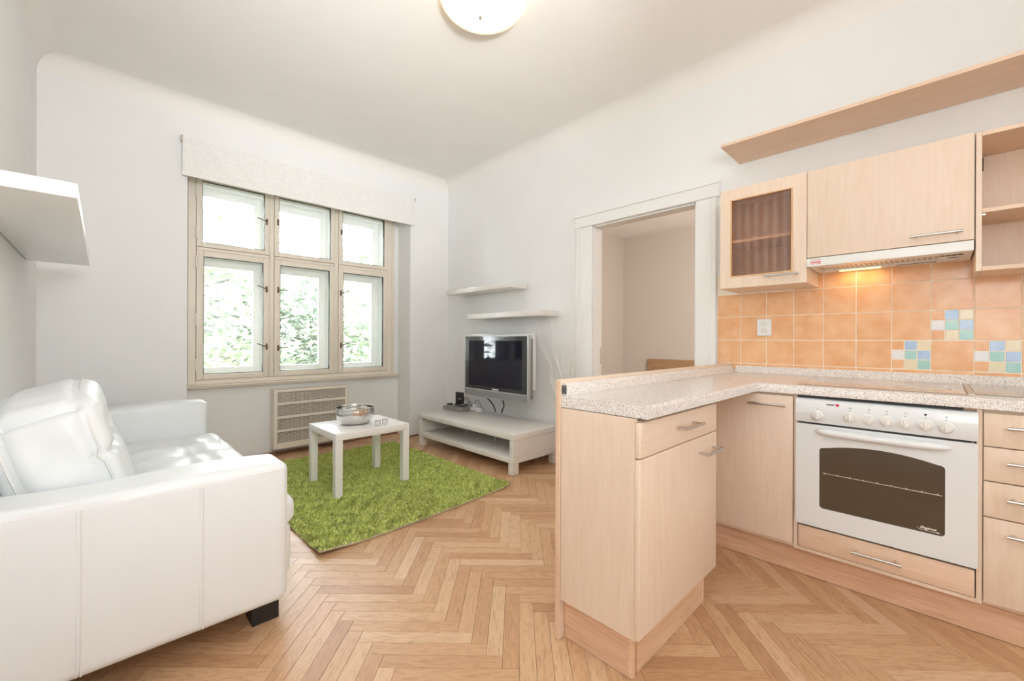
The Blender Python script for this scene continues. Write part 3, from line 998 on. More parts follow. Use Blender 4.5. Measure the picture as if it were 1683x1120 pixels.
# loose tufted cushion leaning on the back
cu = root('cushion', 'large puffy white leather cushion with tufted front on the sofa', 'cushion', (-.07, 2.5, .45))
ang = math.radians(-17)
CW, CL, CH = .205, .86, .425
def cush_def(X, U):
    X = X.copy()
    x, y, z = X[:, 0].copy(), X[:, 1].copy(), X[:, 2].copy()
    ux, uy, uz = U[:, 0], U[:, 1], U[:, 2]
    full = np.sqrt(np.clip((1-uy**4)*(1-uz**4), 0, 1))
    X[:, 0] += ux*.052*full
    X[:, 2] += uz*(.052*(1-uy**2)**.8)
    X[:, 1] += uy*(.034*(1-uz**2))
    pin = (np.abs(uy)*np.abs(uz))**3
    X[:, 2] -= uz*.020*pin; X[:, 1] -= uy*.012*pin
    fr = np.clip(ux, 0, 1)
    for by, bz in ((-.19, .01), (.10, .01), (.34, .01)):
        r = np.sqrt((y-by)**2 + (z-bz)**2)
        th = np.arctan2(z-bz, y-by)
        X[:, 0] -= fr*.095*np.exp(-(r/.052)**1.2)
        X[:, 0] += fr*.010*np.exp(-((r-.06)/.06)**2)*np.cos(th*7+by*9)
    for cy_ in (-.19, .10, .34):      # vertical pulls from the buttons to the edges
        X[:, 0] -= fr*.022*np.exp(-((y-cy_)/.022)**2)*np.clip(1-np.abs(z)/.24, 0, 1)
    X[:, 0] -= fr*.014*np.exp(-((z-.01)/.016)**2)
    # gathered pleats along the top front edge and the near end
    X[:, 0] += fr*.004*np.sin(y*95+z*20)*np.exp(-((uz-.75)/.3)**2)
    X[:, 2] += .002*np.sin(y*60+x*20)*(uz > .6)
    en = np.clip(-uy, 0, 1)
    X[:, 1] += en*(.003*np.sin(x*30+z*22) + .002*np.sin(z*40-x*20))
    c, s = math.cos(ang), math.sin(ang)
    x, z = X[:, 0].copy(), X[:, 2].copy()
    X[:, 0] = c*x + s*z; X[:, 2] = -s*x + c*z
    return X
CX_, CY_, CZ_ = -.098, 2.50, .695
obj('cover', soft_box(CX_, CY_, CZ_, CW, CL, CH, .05, 64, cush_def), M_leather, cu, angle=80)
def cpts(P, U):
    return cush_def(np.array(P, float), np.array(U, float)) + np.array([CX_, CY_, CZ_])
for by in (-.19, .10, .34):
    b = B(); bmesh.ops.create_uvsphere(b, u_segments=12, v_segments=8, radius=.013)
    p = cpts([(CW/2, by, .01)], [(1, by/(CL/2), .02)])[0]
    for v in b.verts: v.co = Vector((v.co.x*.5+.006, v.co.y, v.co.z)) + Vector(p)
    obj('button', b, M_pipe, cu)
for sgx in (-1, 1):
    P, U = [], []
    hx, hy, hz = CW/2, CL/2, CH/2
    loop = [(p[0], p[1]) for p in rrect(-hy+.012, hy-.012, -hz+.012, hz-.012, .04, 5)]
    dense = []
    for k in range(len(loop)):
        p, q = Vector(loop[k]), Vector(loop[(k+1) % len(loop)])
        n = 24 if (q-p).length > .1 else 1
        for i in range(n): dense.append(p.lerp(q, i/n))
    for w in dense:
        P.append((sgx*(hx-.012), w.x, w.y)); U.append((sgx*.93, w.x/hy, w.y/hz))
    D_ = [tuple(p) for p in cpts(P, U)]
    D_.append(D_[0])
    obj('piping', tube(D_, .0040, 6), M_pipe, cu)

# ---------------------------------------------------------------- shelf on the left wall
def slab_shelf(name, label, x0, x1, y0, y1, z0, z1, mat, wallx, group=None):
    t = root(name, label, 'shelf', ((x0+x1)/2, (y0+y1)/2, z0), group)
    obj('board', bx(x0, x1, y0, y1, z0, z1, .0025, 2), mat, t)
    sgn = 1 if wallx > x0 else -1
    xw = x1 if sgn > 0 else x0
    bb = B(); box(bb, xw, xw+sgn*.006, y0+.02, y1-.02, z0+.01, z1-.01)
    obj('wall_rail', bb, M_steel, t)
    return t
slab_shelf('wall_shelf', 'thick white floating shelf high above the sofa', LX+.0075, -.062, 2.005, 3.81, 1.606, 1.656, M_lacq, LX)
slab_shelf('wall_shelf', 'upper of the two cream floating shelves above the television', 2.868, WX-.0075, 2.965, 4.04, 1.668, 1.716, M_bench, WX)
slab_shelf('wall_shelf', 'lower cream floating shelf directly above the television', 2.868, WX-.0075, 2.560, 3.650, 1.372, 1.424, M_bench, WX)

# ---------------------------------------------------------------- rug
rg_ = root('rug', 'bright green shaggy rug under the coffee table', 'rug', (1.55, 3.25, 0))
RGX0, RGX1, RGY0, RGY1 = .815, 2.285, 2.27, 4.24
def rug_xy(u, v):
    # u,v in 0..1 ; the front edge drifts back to the right, corners soften
    x = RGX0 + (RGX1-RGX0)*u; y = RGY0 + (RGY1-RGY0)*v + .085*u*(1-v) 
    y -= .02*np.sin(np.pi*u)*(1-v)
    x += .02*v*u
    return x, y
def rug_lift(u, v):
    a = np.exp(-((u/.10)**2 + (v/.05)**2))*.020          # front-left corner curls
    c = np.exp(-(((1-u)/.05)**2 + (v/.05)**2))*.012
    return a + c
nu, nv = 60, 80
gu, gv = np.meshgrid(np.linspace(0, 1, nu+1), np.linspace(0, 1, nv+1), indexing='ij')
gx, gy = rug_xy(gu, gv); gz = .004 + rug_lift(gu, gv)
top = np.stack([gx, gy, gz+.004], -1).reshape(-1, 3); bot = np.stack([gx, gy, gz-.0035], -1).reshape(-1, 3)
V = np.concatenate([top, bot]); n1_ = (nu+1)*(nv+1)
q = []
idx = lambda i, j: i*(nv+1)+j
for i in range(nu):
    for j in range(nv):
        q.append((idx(i,j), idx(i+1,j), idx(i+1,j+1), idx(i,j+1))); q.append((n1_+idx(i,j), n1_+idx(i,j+1), n1_+idx(i+1,j+1), n1_+idx(i+1,j)))
for i in range(nu):
    q.append((idx(i,0), n1_+idx(i,0), n1_+idx(i+1,0), idx(i+1,0))); q.append((idx(i,nv), idx(i+1,nv), n1_+idx(i+1,nv), n1_+idx(i,nv)))
for j in range(nv):
    q.append((idx(0,j), idx(0,j+1), n1_+idx(0,j+1), n1_+idx(0,j))); q.append((idx(nu,j), n1_+idx(nu,j), n1_+idx(nu,j+1), idx(nu,j+1)))
q = np.array(q)
me = mesh_np('backing', V, q.ravel(), np.full(len(q), 4))
obj('backing', me, M_rugback, rg_, smooth=False)
NT_ = 66000
u = rng.uniform(0, 1, NT_); v = rng.uniform(0, 1, NT_)
x, y = rug_xy(u, v); z = .008 + rug_lift(u, v)
# clumped leaning from low-frequency waves
ph = np.sin(x*31+3*np.sin(y*17)) + np.sin(y*37+2*np.sin(x*23)) + .6*np.sin((x+y)*71)
la = ph*1.3 + rng.normal(0, .8, NT_)
ln = rng.uniform(.006, .022, NT_); ht = rng.uniform(.015, .028, NT_)*(1+.22*np.sin(x*83+2*np.sin(y*61))*np.sin(y*97+x*31))
edge = np.minimum.reduce([u, 1-u, v*1.3, 1-v]); k = np.clip(edge/.012, .55, 1); ht = ht*k
dx, dy = np.cos(la)*ln, np.sin(la)*ln
wa = rng.uniform(0, 2*np.pi, NT_); wd = rng.uniform(.0022, .0042, NT_)
wx_, wy_ = np.cos(wa)*wd, np.sin(wa)*wd
P = np.zeros((NT_, 5, 3))
P[:, 0] = np.stack([x-wx_, y-wy_, z], 1); P[:, 1] = np.stack([x+wx_, y+wy_, z], 1)
P[:, 2] = np.stack([x+dx*.35+wx_*1.2, y+dy*.35+wy_*1.2, z+ht*.6], 1); P[:, 3] = np.stack([x+dx*.35-wx_*1.2, y+dy*.35-wy_*1.2, z+ht*.6], 1)
P[:, 4] = np.stack([x+dx, y+dy, z+ht], 1)
base = (np.arange(NT_)*5)[:, None]
F = np.concatenate([base+np.array([[0,1,2,3]]), base+np.array([[3,2,4]])], 1).ravel()
LT = np.tile([4, 3], NT_)
me = mesh_np('pile', P.reshape(-1, 3), F, LT)
obj('pile', me, M_rug, rg_, smooth=False, kind='stuff')

# ---------------------------------------------------------------- coffee table, bowl, glasses
ct = root('coffee_table', 'small square white coffee table standing on the green rug', 'table', (1.46, 3.235, .02))
TX0, TX1, TY0, TY1, TZ = 1.170, 1.752, 2.968, 3.500, .476
obj('tabletop', bx(TX0, TX1, TY0, TY1, TZ-.05, TZ, .002, 2), M_lacq, ct)
for x, y in ((TX0, TY0), (TX1-.052, TY0), (TX0, TY1-.052), (TX1-.052, TY1-.052)):
    obj('leg', bx(x, x+.052, y, y+.052, .012, TZ-.0505, .002), M_lacq, ct)
bcx, bcy = 1.435, 3.255
obj_b = lathe([(0, TZ+.0015), (.080, TZ+.002), (.110, TZ+.012), (.136, TZ+.045), (.146, TZ+.085), (.147, TZ+.112), (.141, TZ+.131),
               (.1425, TZ+.134), (.139, TZ+.134), (.137, TZ+.130), (.143, TZ+.110), (.142, TZ+.085), (.131, TZ+.047), (.105, TZ+.016), (.076, TZ+.006), (0, TZ+.005)], bcx, bcy, 56)
o = obj('bowl', obj_b, M_chrome, None, (bcx, bcy, TZ), angle=60)
tag(o, 'round polished steel bowl on the white coffee table', 'bowl')
for (gx_, gy_), lab in (((1.525, 3.045), 'left of the two tiny clear candle glasses beside the steel bowl'), ((1.590, 3.060), 'right of the two tiny clear candle glasses beside the steel bowl')):
    t = root('candle_glass', lab, 'glass', (gx_, gy_, TZ), 'candle glasses on the coffee table')
    obj('cup', lathe([(0, TZ+.001), (.019, TZ+.001), (.021, TZ+.004), (.022, TZ+.040), (.0205, TZ+.040), (.0195, TZ+.006), (0, TZ+.006)], gx_, gy_, 24), M_tea, t)
    ring = [(gx_+.0215*math.cos(a*PI/12), gy_+.0215*math.sin(a*PI/12), TZ+.040) for a in range(25)]
    obj('rim', tube(ring, .0014, 6), plain('plum_rim', (.30, .12, .16), .3), t)

# ---------------------------------------------------------------- television bench and what stands on it
tb = root('tv_bench', 'low cream television bench with an open shelf', 'bench', (2.76, 3.24, 0))
X0, X1, Y0, Y1 = 2.462, 3.062, 2.500, 3.985
obj('top', bx(X0, X1, Y0, Y1, .296, .346, .004, 2), M_bench, tb)
obj('lower_shelf', bx(X0+.003, X1-.003, Y0+.003, Y1-.003, .098, .146, .004, 2), M_bench, tb)
for y in (Y0+.003, Y1-.053): obj('side_panel', bx(X0+.003, X1-.003, y, y+.05, .1465, .2955, .002), M_bench, tb)
for x, y in ((X0+.006, Y0+.006), (X0+.006, Y1-.071), (X1-.071, Y0+.006), (X1-.071, Y1-.071)):
    obj('leg', bx(x, x+.065, y, y+.065, 0.001, .0975, .004, 2), M_bench, tb)
for x, y in ((2.75, 3.49), (2.75, 3.05)):
    obj('support_post', lathe([(.016, .1465), (.016, .150), (.007, .152), (.007, .291), (.016, .292), (.016, .2955)], x, y, 16), M_steel, tb)
obj('bracket', bx(X0+.01, X0+.035, Y1-.085, Y1-.053, .278, .2955, .002), M_steel, tb)
BZ = .3465
sb = root('set_top_box', 'flat grey set-top box on the left end of the television bench', 'electronics', (2.92, 3.86, BZ))
def rotbox(bm, cx, cy, lx, ly, z0, z1, a, bev=.002):
    b2 = B(); box(b2, -lx/2, lx/2, -ly/2, ly/2, z0, z1, bev)
    R = Matrix.Rotation(a, 4, 'Z')
    for v in b2.verts: v.co = R @ v.co + Vector((cx, cy, 0))
    m_ = bpy.data.meshes.new('tmp'); b2.to_mesh(m_); b2.free(); bm.from_mesh(m_); bpy.data.meshes.remove(m_)
    return bm
sa_ = math.radians(12)
obj('case', rotbox(B(), 2.925, 3.86, .235, .285, BZ+.004, BZ+.045, sa_), M_grey, sb)
obj('display', rotbox(B(), 2.925-.1180*math.cos(sa_)-.0*math.sin(sa_), 3.86-.1180*math.sin(sa_)+.02, .006, .115, BZ+.008, BZ+.041, sa_, .001), M_greyd, sb)
for dx_, dy_ in ((-.09, -.11), (-.09, .11), (.09, -.11), (.09, .11)):
    obj('foot', lathe([(.009, BZ+.0005), (.009, BZ+.004)], 2.925+dx_, 3.86+dy_, 10), M_black, sb)
ro = root('router', 'small black upright router standing on the grey set-top box', 'electronics', (2.97, 3.92, BZ+.045))
rz = BZ+.0455
obj('case', rotbox(B(), 2.965, 3.905, .032, .115, rz+.006, rz+.145, math.radians(8), .006), M_black, ro)
obj('stand', rotbox(B(), 2.965, 3.905, .075, .10, rz, rz+.006, math.radians(8)), M_black, ro)
obj('badge', rotbox(B(), 2.9475, 3.880, .002, .045, rz+.065, rz+.078, math.radians(8), .0005), M_grey, ro)
ad = root('adapter', 'little black plug box beside the upright router', 'electronics', (2.87, 3.965, rz))
obj('case', rotbox(B(), 2.885, 3.985, .05, .05, rz, rz+.018, .2, .003), M_black, ad)
rm = root('remote_control', 'dark grey remote control lying on the set-top box', 'remote control', (2.91, 3.80, rz))
obj('case', rotbox(B(), 2.93, 3.790, .045, .15, rz+.0005, rz+.020, math.radians(-66), .006), M_greyd, rm)
obj('keypad', rotbox(B(), 2.93, 3.790, .034, .11, rz+.020, rz+.022, math.radians(-66), .001), M_grey, rm)
b = B()
for k, (y_, c_) in enumerate(((3.845, 1), (3.83, 1.4), (3.855, .8))):
    pts = [(2.985, 3.86, rz+.03+.03*k)]
    for i in range(1, 12):
        t_ = i/11
        pts.append((3.0+.06*t_+.01*math.sin(t_*9*c_), 3.85-.07*t_+.018*math.sin(t_*7*c_+k), rz+.10-.11*t_+.03*math.sin(t_*8+k*2)))
    tube(pts, .0018, 6, b)
o = obj('cable', b, plain('dark_red_cable', (.10, .03, .025), .5), None, (3.02, 3.82, rz)); tag(o, 'tangle of thin dark cables behind the upright router', 'cable')
ps = root('power_strip', 'white multi-plug adapter with leads next to the set-top box', 'power strip', (3.02, 3.66, BZ))
obj('body', rotbox(B(), 3.02, 3.665, .055, .17, BZ+.0005, BZ+.038, math.radians(14), .008), M_gloss_wh, ps)
obj('plug', rotbox(B(), 3.03, 3.70, .045, .05, BZ+.038, BZ+.066, math.radians(14), .008), M_gloss_wh, ps)
obj('plug', rotbox(B(), 2.985, 3.575, .05, .065, BZ+.0005, BZ+.026, math.radians(30), .008), M_gloss_wh, ps)
b = B(); tube([(3.035, 3.715, BZ+.066), (3.04, 3.72, BZ+.10), (3.045, 3.67, BZ+.118), (3.03, 3.62, BZ+.09), (3.02, 3.585, BZ+.045), (3.02, 3.56, BZ+.03)], .003, 8, b)
obj('lead', b, M_black, ps)

# television
tv = root('television', 'flat silver-framed black-screened television on the wall above the bench', 'television', (2.86, 3.15, .548))
A0, A1, Z0, Z1 = 2.672, 3.628, .550, 1.190
TXF = 2.82
obj('frame', plate_hole([(A0, Z0), (A1, Z0), (A1, Z1), (A0, Z1)], [(A0+.018, Z0+.082), (A1-.012, Z0+.082), (A1-.012, Z1-.010), (A0+.018, Z1-.010)], 'X', TXF, TXF+.03, n=8), M_silverl, tv)
obj('speaker_bar', bx(TXF-.002, TXF, A0+.010, A1-.006, Z0+.008, Z0+.072, .0008), M_silver, tv)
obj('bezel', plate_hole([(A0+.018, Z0+.082), (A1-.012, Z0+.082), (A1-.012, Z1-.010), (A0+.018, Z1-.010)], [(A0+.087, Z0+.118), (A1-.072, Z0+.118), (A1-.072, Z1-.052), (A0+.087, Z1-.052)], 'X', TXF+.002, TXF+.026, n=8), M_bezel, tv)
obj('screen', bx(TXF+.008, TXF+.02, A0+.085, A1-.070, Z0+.116, Z1-.050), M_screen, tv, smooth=False)
obj('back_case', bx(TXF+.03, TXF+.10, A0+.03, A1-.03, Z0+.03, Z1-.03, .012, 2), M_silver, tv)
obj('mounting_arm', bx(TXF+.10, 3.034, 3.10, 3.40, .80, 1.0, .003), M_greyd, tv)
def text(name, body, size, loc, face, mat, parent, shear=0, ext=.0006, bold=0.0, align='CENTER'):
    cu_ = bpy.data.curves.new(name, 'FONT')
    cu_.body = body; cu_.size = size; cu_.shear = shear; cu_.extrude = ext; cu_.offset = bold
    cu_.align_x = align; cu_.align_y = 'CENTER'
    tmp = bpy.data.objects.new('tmp', cu_); COL.objects.link(tmp)
    dg = bpy.context.evaluated_depsgraph_get(); dg.update()
    me = bpy.data.meshes.new_from_object(tmp.evaluated_get(dg))
    bpy.data.objects.remove(tmp)
    # face '-X': text runs towards -Y as seen by somebody looking along +X
    R = Matrix(((0, 0, -1, 0), (-1, 0, 0, 0), (0, 1, 0, 0), (0, 0, 0, 1)))
    me.transform(Matrix.Translation(Vector(loc)) @ R)
    me.materials.clear()
    return obj(name, me, mat, parent, smooth=False)
text('lettering', 'Panasonic', .024, (TXF+.0012, (A0+A1)/2-.02, Z0+.096), '-X', M_whiteink, tv, bold=.0006)
bd = root('backing_board', 'plain white board on the wall behind the television', 'board', (3.07, 3.33, .647))
obj('panel', bx(3.036, 3.080, 2.815, 3.855, .650, 1.212, .002), M_lacq, bd)
for y in (3.0, 3.6): obj('batten', bx(3.0805, WX-.0005, y, y+.05, .70, 1.16, .002), M_lacq, bd)
for pts, lab in ((((3.0, 3.50, .548), (3.04, 3.495, .50), (3.075, 3.455, .44), (3.088, 3.428, .38), (3.09, 3.42, .352)), 'left black cable dropping from the television to the bench'),
                 (((3.0, 3.245, .548), (3.04, 3.25, .50), (3.075, 3.27, .44), (3.088, 3.31, .39), (3.09, 3.325, .352)), 'right black cable dropping from the television to the bench')):
    b = tube(pts, .0065, 10)
    o = obj('tv_cable', b, M_black, None, pts[-1]); tag(o, lab, 'cable', 'cables under the television')

# glass vase with curly twigs beside the bench
vx, vy = 2.865, 2.235
vs = root('vase', 'tall clear glass floor vase between the bench and the kitchen counter', 'vase', (vx, vy, 0))
obj('body', lathe([(.060, .016), (.052, .05), (.055, .25), (.068, .52), (.065, .52), (.052, .25), (.048, .06), (0, .05)], vx, vy, 36), M_glass, vs)
obj('foot', lathe([(.078, .001), (.080, .008), (.062, .020), (.03, .045), (0, .05)], vx, vy, 32), M_glass, vs)
ring = [(vx+.0665*math.cos(a*PI/16), vy+.0665*math.sin(a*PI/16), .52) for a in range(33)]
obj('rim', tube(ring, .003, 6), plain('green_glass_edge', (.30, .34, .30), .15), vs)
M_twig = plain('pale_twig', (.86, .84, .80), .7, bump=(80, .3, .001))
twigs = [(-.40, .10, 1.60), (-.30, -.02, 1.72), (-.24, .16, 1.66), (-.20, .05, 1.42), (-.10, .10, 1.78), (-.05, -.05, 1.62), (.02, .15, 1.84), (.06, -.02, 1.70),
         (.10, .06, 1.55), (-.14, .2, 1.5), (.14, -.10, 1.76), (.16, .10, 1.66), (-.02, .02, 1.48), (.05, .2, 1.6), (-.33, .15, 1.38), (.12, -.2, 1.58)]
for k, (dl, dd, zt) in enumerate(twigs):
    # dl: spread along the wall towards the television, dd: towards the room
    p0 = Vector((vx + rng.uniform(-.03, .03), vy + rng.uniform(-.03, .03), .07))
    p1 = Vector((min(vx + .10 - dd*.6, WX-.05), vy - dl*(1.45 if dl < 0 else 1), zt))
    n = 46
    pts = []
    f1, f2 = rng.uniform(17, 27), rng.uniform(15, 24); a1, a2 = rng.uniform(0, 6, 2)
    for i in range(n+1):
        t_ = i/n
        wob = .013*min(1, t_*4)
        q_ = p0.lerp(p1, t_ if i == 0 else t_)
        sp = t_**1.6
        q_.x = p0.x + (p1.x-p0.x)*sp + wob*math.sin(f1*t_+a1)
        q_.y = p0.y + (p1.y-p0.y)*sp + wob*math.sin(f2*t_+a2)
        pts.append(q_)
    b = tube(pts, .0024, 5, r1=.0010)
    o = obj('curly_twig', b, M_twig, None, pts[0])
    tag(o, 'thin white curly twig rising from the tall glass vase', 'twig', 'curly twigs in the floor vase')

# ---------------------------------------------------------------- kitchen
DX = 2.398           # door faces
def bar_handle(parent, p0, p1, out, name='handle', r=.006, inset=.018, label=None):
    """bar from p0 to p1 standing off the front; out = vector back to the door"""
    p0, p1, out = Vector(p0), Vector(p1), Vector(out)
    d = (p1-p0).normalized()
    b = tube([p0, p1], r, 12)
    for q_ in (p0 + d*inset, p1 - d*inset):
        tube([q_, q_ + out], .0048, 10, b)
    return obj(name, b, M_steel, parent, label=label)
SO = .038
# plinth and carcass of the cooker run
kr = root('base_cabinet', 'tall beech corner cabinet door between the peninsula and the cooker', 'cabinet', (2.7, .74, 0))
obj('carcass', bx(DX+.020, WX-.02, .500, .990, .140, .884, .001), M_wz, kr)
kd = obj('door', bx(DX, DX+.018, .5035, .985, .160, .874, .003, 2), M_wz, kr)
bar_handle(kd, (DX-SO, .526, .828), (DX-SO, .692, .828), (SO, 0, 0))
pl = root('plinth', 'long beech kick board along the floor under the cooker run', 'plinth', (2.46, .2, 0))
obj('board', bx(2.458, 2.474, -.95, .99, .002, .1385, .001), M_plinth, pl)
# oven housing
oh = root('oven_housing', 'beech housing with a shallow drawer under the white oven', 'cabinet', (2.7, .2, 0))
b = B()
box(b, DX+.006, WX-.02, .4845, .4995, .140, .884); box(b, DX+.006, WX-.02, -.1095, -.0945, .140, .884)
box(b, DX+.006, WX-.02, -.094, .484, .140, .155); box(b, DX+.10, WX-.02, -.094, .484, .262, .272)
obj('carcass', b, M_wz, oh)
od = obj('drawer', bx(DX, DX+.018, -.091, .481, .158, .262, .003, 2), M_wy, oh)
bar_handle(od, (DX-SO, .113, .213), (DX-SO, .278, .213), (SO, 0, 0))
obj('filler_strip', bx(DX+.02, DX+.06, -.094, -.04, .875, .884), M_wedge, oh)
# oven
ov = root('oven', 'white built-in oven with seven knobs and a brown glass window', 'oven', (2.7, .2, .28))
OF = 2.386
OY0_, OY1_ = -.0985, .4895
obj('body', bx(OF+.025, WX-.06, -.090, .480, .280, .862, .002), M_greyd, ov)
# control panel with a slightly swollen face
pts = [(OF+.0235, .759), (OF+.004, .760), (OF-.002, .775), (OF-.004, .81), (OF-.001, .85), (OF+.006, .868), (OF+.0235, .874)]
obj('control_panel', prism(pts, 'Y', OY0_, OY1_), M_enamel, ov, angle=50)
b = B(); box(b, OF+.004, OF+.02, OY0_+.02, OY1_-.02, .753, .757)
obj('shadow_gap', b, M_ink, ov, smooth=False)
arch = []
wy0, wy1, wz0 = -.011, .396, .367
rr_ = .014
for i in range(7):
    a = math.radians(180 + 90*i/6); arch.append((wy0+rr_ + rr_*math.cos(a), wz0+rr_ + rr_*math.sin(a)))
for i in range(7):
    a = math.radians(270 + 90*i/6); arch.append((wy1-rr_ + rr_*math.cos(a), wz0+rr_ + rr_*math.sin(a)))
for i in range(5):
    a = math.radians(0 + 75*i/4); arch.append((wy1-rr_ + rr_*math.cos(a), .634 + rr_*math.sin(a)))
for i in range(1, 20):
    t_ = i/20; yy = wy1-rr_*.75 + (wy0-wy1+rr_*1.5)*t_
    arch.append((yy, .646 + .027*4*t_*(1-t_)))
for i in range(5):
    a = math.radians(105 + 75*i/4); arch.append((wy0+rr_ + rr_*math.cos(a), .634 + rr_*math.sin(a)))
door_o = plate_hole(rrect(OY0_, OY1_, .274, .752, .010), arch, 'X', OF, OF+.022, n=120, centre=((wy0+wy1)/2, .51))
od_ = obj('oven_door', door_o, M_enamel, ov, angle=40)
obj('window_glass', prism(arch[::1], 'X', OF+.004, OF+.008), M_ovenglass, od_, smooth=False)
b = B(); tube([(OF+.0022, wy0+.008, .528), (OF+.0022, wy1-.012, .531)], .0016, 6, b)
for i in range(9):
    yy = wy0+.02 + i*.046; box(b, OF+.001, OF+.0035, yy-.002, yy+.002, .528, .534)
obj('rack_edge', b, plain('rack_metal', (.55, .48, .36), .35, metal=.6), od_)
# bulged handle
b = B(); n = 30; rings = []
for i in range(n+1):
    t_ = i/n; yy = -.030 + (.4455)*t_
    e_ = math.sqrt(max(0, 1-(2*t_-1)**8))
    rings.append([b.verts.new((OF - .001 - .030*e_*max(0, math.sin(PI*j/10))**.8 , yy, .7245 + (.0175*e_+.001)*math.cos(PI*j/10) - .004*math.sin(PI*t_))) for j in range(11)])
for a_, c_ in zip(rings, rings[1:]):
    for j in range(10): b.faces.new((a_[j], a_[j+1], c_[j+1], c_[j]))
bmesh.ops.recalc_face_normals(b, faces=b.faces)
obj('handle', b, M_enamel, od_, angle=80)
for k, ky in enumerate((.405, .285, .221, .163, .105, .045, -.013)):
    kz = .797 if k == 0 else .803
    kx = OF-.004
    b = lathe([(.0245, kx), (.0245, kx-.004), (.022, kx-.006), (.018, kx-.0065), (.0165, kx-.017), (.014, kx-.019), (0, kx-.019)], ky, kz, 28, axis='X')
    kn = obj('knob', b, M_knob, ov)
    obj('grip', bx(kx-.026, kx-.0165, ky-.0042, ky+.0042, kz-.0165, kz+.0165, .003, 2), M_knob, kn)
    b = B(); box(b, kx-.0008, kx+.0005, ky-.0013, ky+.0013, kz+.027, kz+.0305)
    if k in (0, 6):
        for i in range(9):
            a = math.radians(200 + 20*i) if k == 0 else math.radians(190+22*i)
            py, pz = ky + .0215*math.cos(a), kz + .0215*math.sin(a)
            box(b, kx-.0068, kx-.0055, py-.0011, py+.0011, pz-.0011, pz+.0011)
    if k == 5:
        lathe([(.0042, kx-.0006), (.0042, kx+.0005)], ky, kz+.043, 14, b, axis='X')
    elif k > 0:
        box(b, kx-.0006, kx+.001, ky-.005, ky+.002, kz+.0405, kz+.0425)
    obj('symbol', b, M_ink, kn, smooth=False, kind='stuff')
text('lettering', 'FAGOR', .0085, (OF-.0022, .3555, .8505), '-X', M_ink, ov, bold=.0003)
b = lathe([(.0058, OF-.0028), (.0058, OF+.001)], .329, .851, 18, axis='X')
for v in b.verts:
    if v.co.y > .329: v.co.y = .329 + (v.co.y-.329)*1.3
obj('logo', b, M_redink, ov)
text('lettering', 'Elegance', .0135, (OF+.0032, .037, .3865), '-X', M_whiteink, od_, shear=.35, bold=.0002)
b = tube([(OF+.003, .069, .3835), (OF+.003, .062, .3775), (OF+.003, .04, .3765), (OF+.003, .008, .3765)], .0007, 6)
prism([(.012, .3800), (.001, .3765), (.012, .3738)], 'X', OF+.0025, OF+.0035, b)
obj('underline', b, M_whiteink, od_)
b = B(); tube([(OF+.001, .3905, .365), (OF+.001, .3905, .45)], .0004, 4, b)
obj('vent_gap', bx(OF+.010, OF+.06, -.06, .484, .8755, .8845), M_ink, oh, smooth=False)

# right-hand drawer unit
du = root('drawer_unit', 'beech drawer unit right of the oven, three drawers over a door', 'cabinet', (2.7, -.28, 0))
obj('carcass', bx(DX+.020, WX-.02, -.440, -.1105, .140, .884, .001), M_wz, du)
for z0, z1, hz_, nm in ((.7475, .873, .825, 'drawer'), (.6165, .7435, .695, 'drawer'), (.4805, .6125, .560, 'drawer'), (.155, .4765, .429, 'door')):
    d_ = obj(nm, bx(DX, DX+.018, -.436, -.1125, z0, z1, .003, 2), M_wz, du)
    bar_handle(d_, (DX-SO, -.352, hz_), (DX-SO, -.168, hz_), (SO, 0, 0))
du2 = root('base_cabinet', 'plain beech base cabinet past the drawer unit at the frame edge', 'cabinet', (2.7, -.7, 0))
obj('carcass', bx(DX+.020, WX-.02, -.95, -.4415, .140, .884, .001), M_wz, du2)
obj('door', bx(DX, DX+.018, -.945, -.445, .155, .874, .003, 2), M_wz, du2)

# peninsula
PZT = .885
pe = root('peninsula_cabinet', 'beech peninsula cabinet with one drawer above a door', 'cabinet', (1.58, .85, 0))
PX0, PX1 = 1.250, 1.905
obj('end_panel', bx(PX0, PX0+.018, .702, 1.012, .152, PZT-.001, .001), M_wz, pe)
b = B(); box(b, PX0+.0185, PX1-.004, .702, .720, .14, .874); box(b, PX1-.020, PX1-.003, .7205, 1.012, .152, PZT-.001)
box(b, PX0+.0185, PX1-.0205, .7205, 1.012, .14, .156)
obj('carcass', b, M_wz, pe)
d1_ = obj('drawer', bx(PX0-.004, PX1, .680, .7005, .7545, .872, .005, 3), M_wx, pe)
d2_ = obj('door', bx(PX0-.006, PX1, .680, .7005, .163, .7515, .005, 3), M_wz, pe)
bar_handle(d1_, (1.505, .680-SO, .822), (1.672, .680-SO, .822), (0, SO, 0))
bar_handle(d2_, (1.705, .680-SO, .690), (1.872, .680-SO, .690), (0, SO, 0))
obj('back_panel', bx(PX0-.006, WX-.003, 1.0135, 1.0335, .001, .990, .001), M_wx, pe)
obj('edge_strip', bx(PX0-.0065, PX0-.0062, 1.014, 1.033, .002, .989), M_wedge, pe, smooth=False)
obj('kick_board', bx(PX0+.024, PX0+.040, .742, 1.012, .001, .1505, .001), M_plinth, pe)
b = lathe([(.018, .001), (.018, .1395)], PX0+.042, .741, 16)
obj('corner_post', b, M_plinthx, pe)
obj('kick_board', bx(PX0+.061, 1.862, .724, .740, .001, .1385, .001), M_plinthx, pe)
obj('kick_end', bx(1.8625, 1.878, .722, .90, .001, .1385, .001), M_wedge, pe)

# worktop
WT0, WT1 = .887, .930
wt = root('worktop', 'L-shaped pale speckled worktop over the cooker run and peninsula', 'worktop', (2.2, .5, WT0))
WE = 2.385; WFY = .657
poly = [(WX-.004, -.98), (WX-.004, 1.012), (PX0+.002, 1.012), (PX0+.002, WFY)]

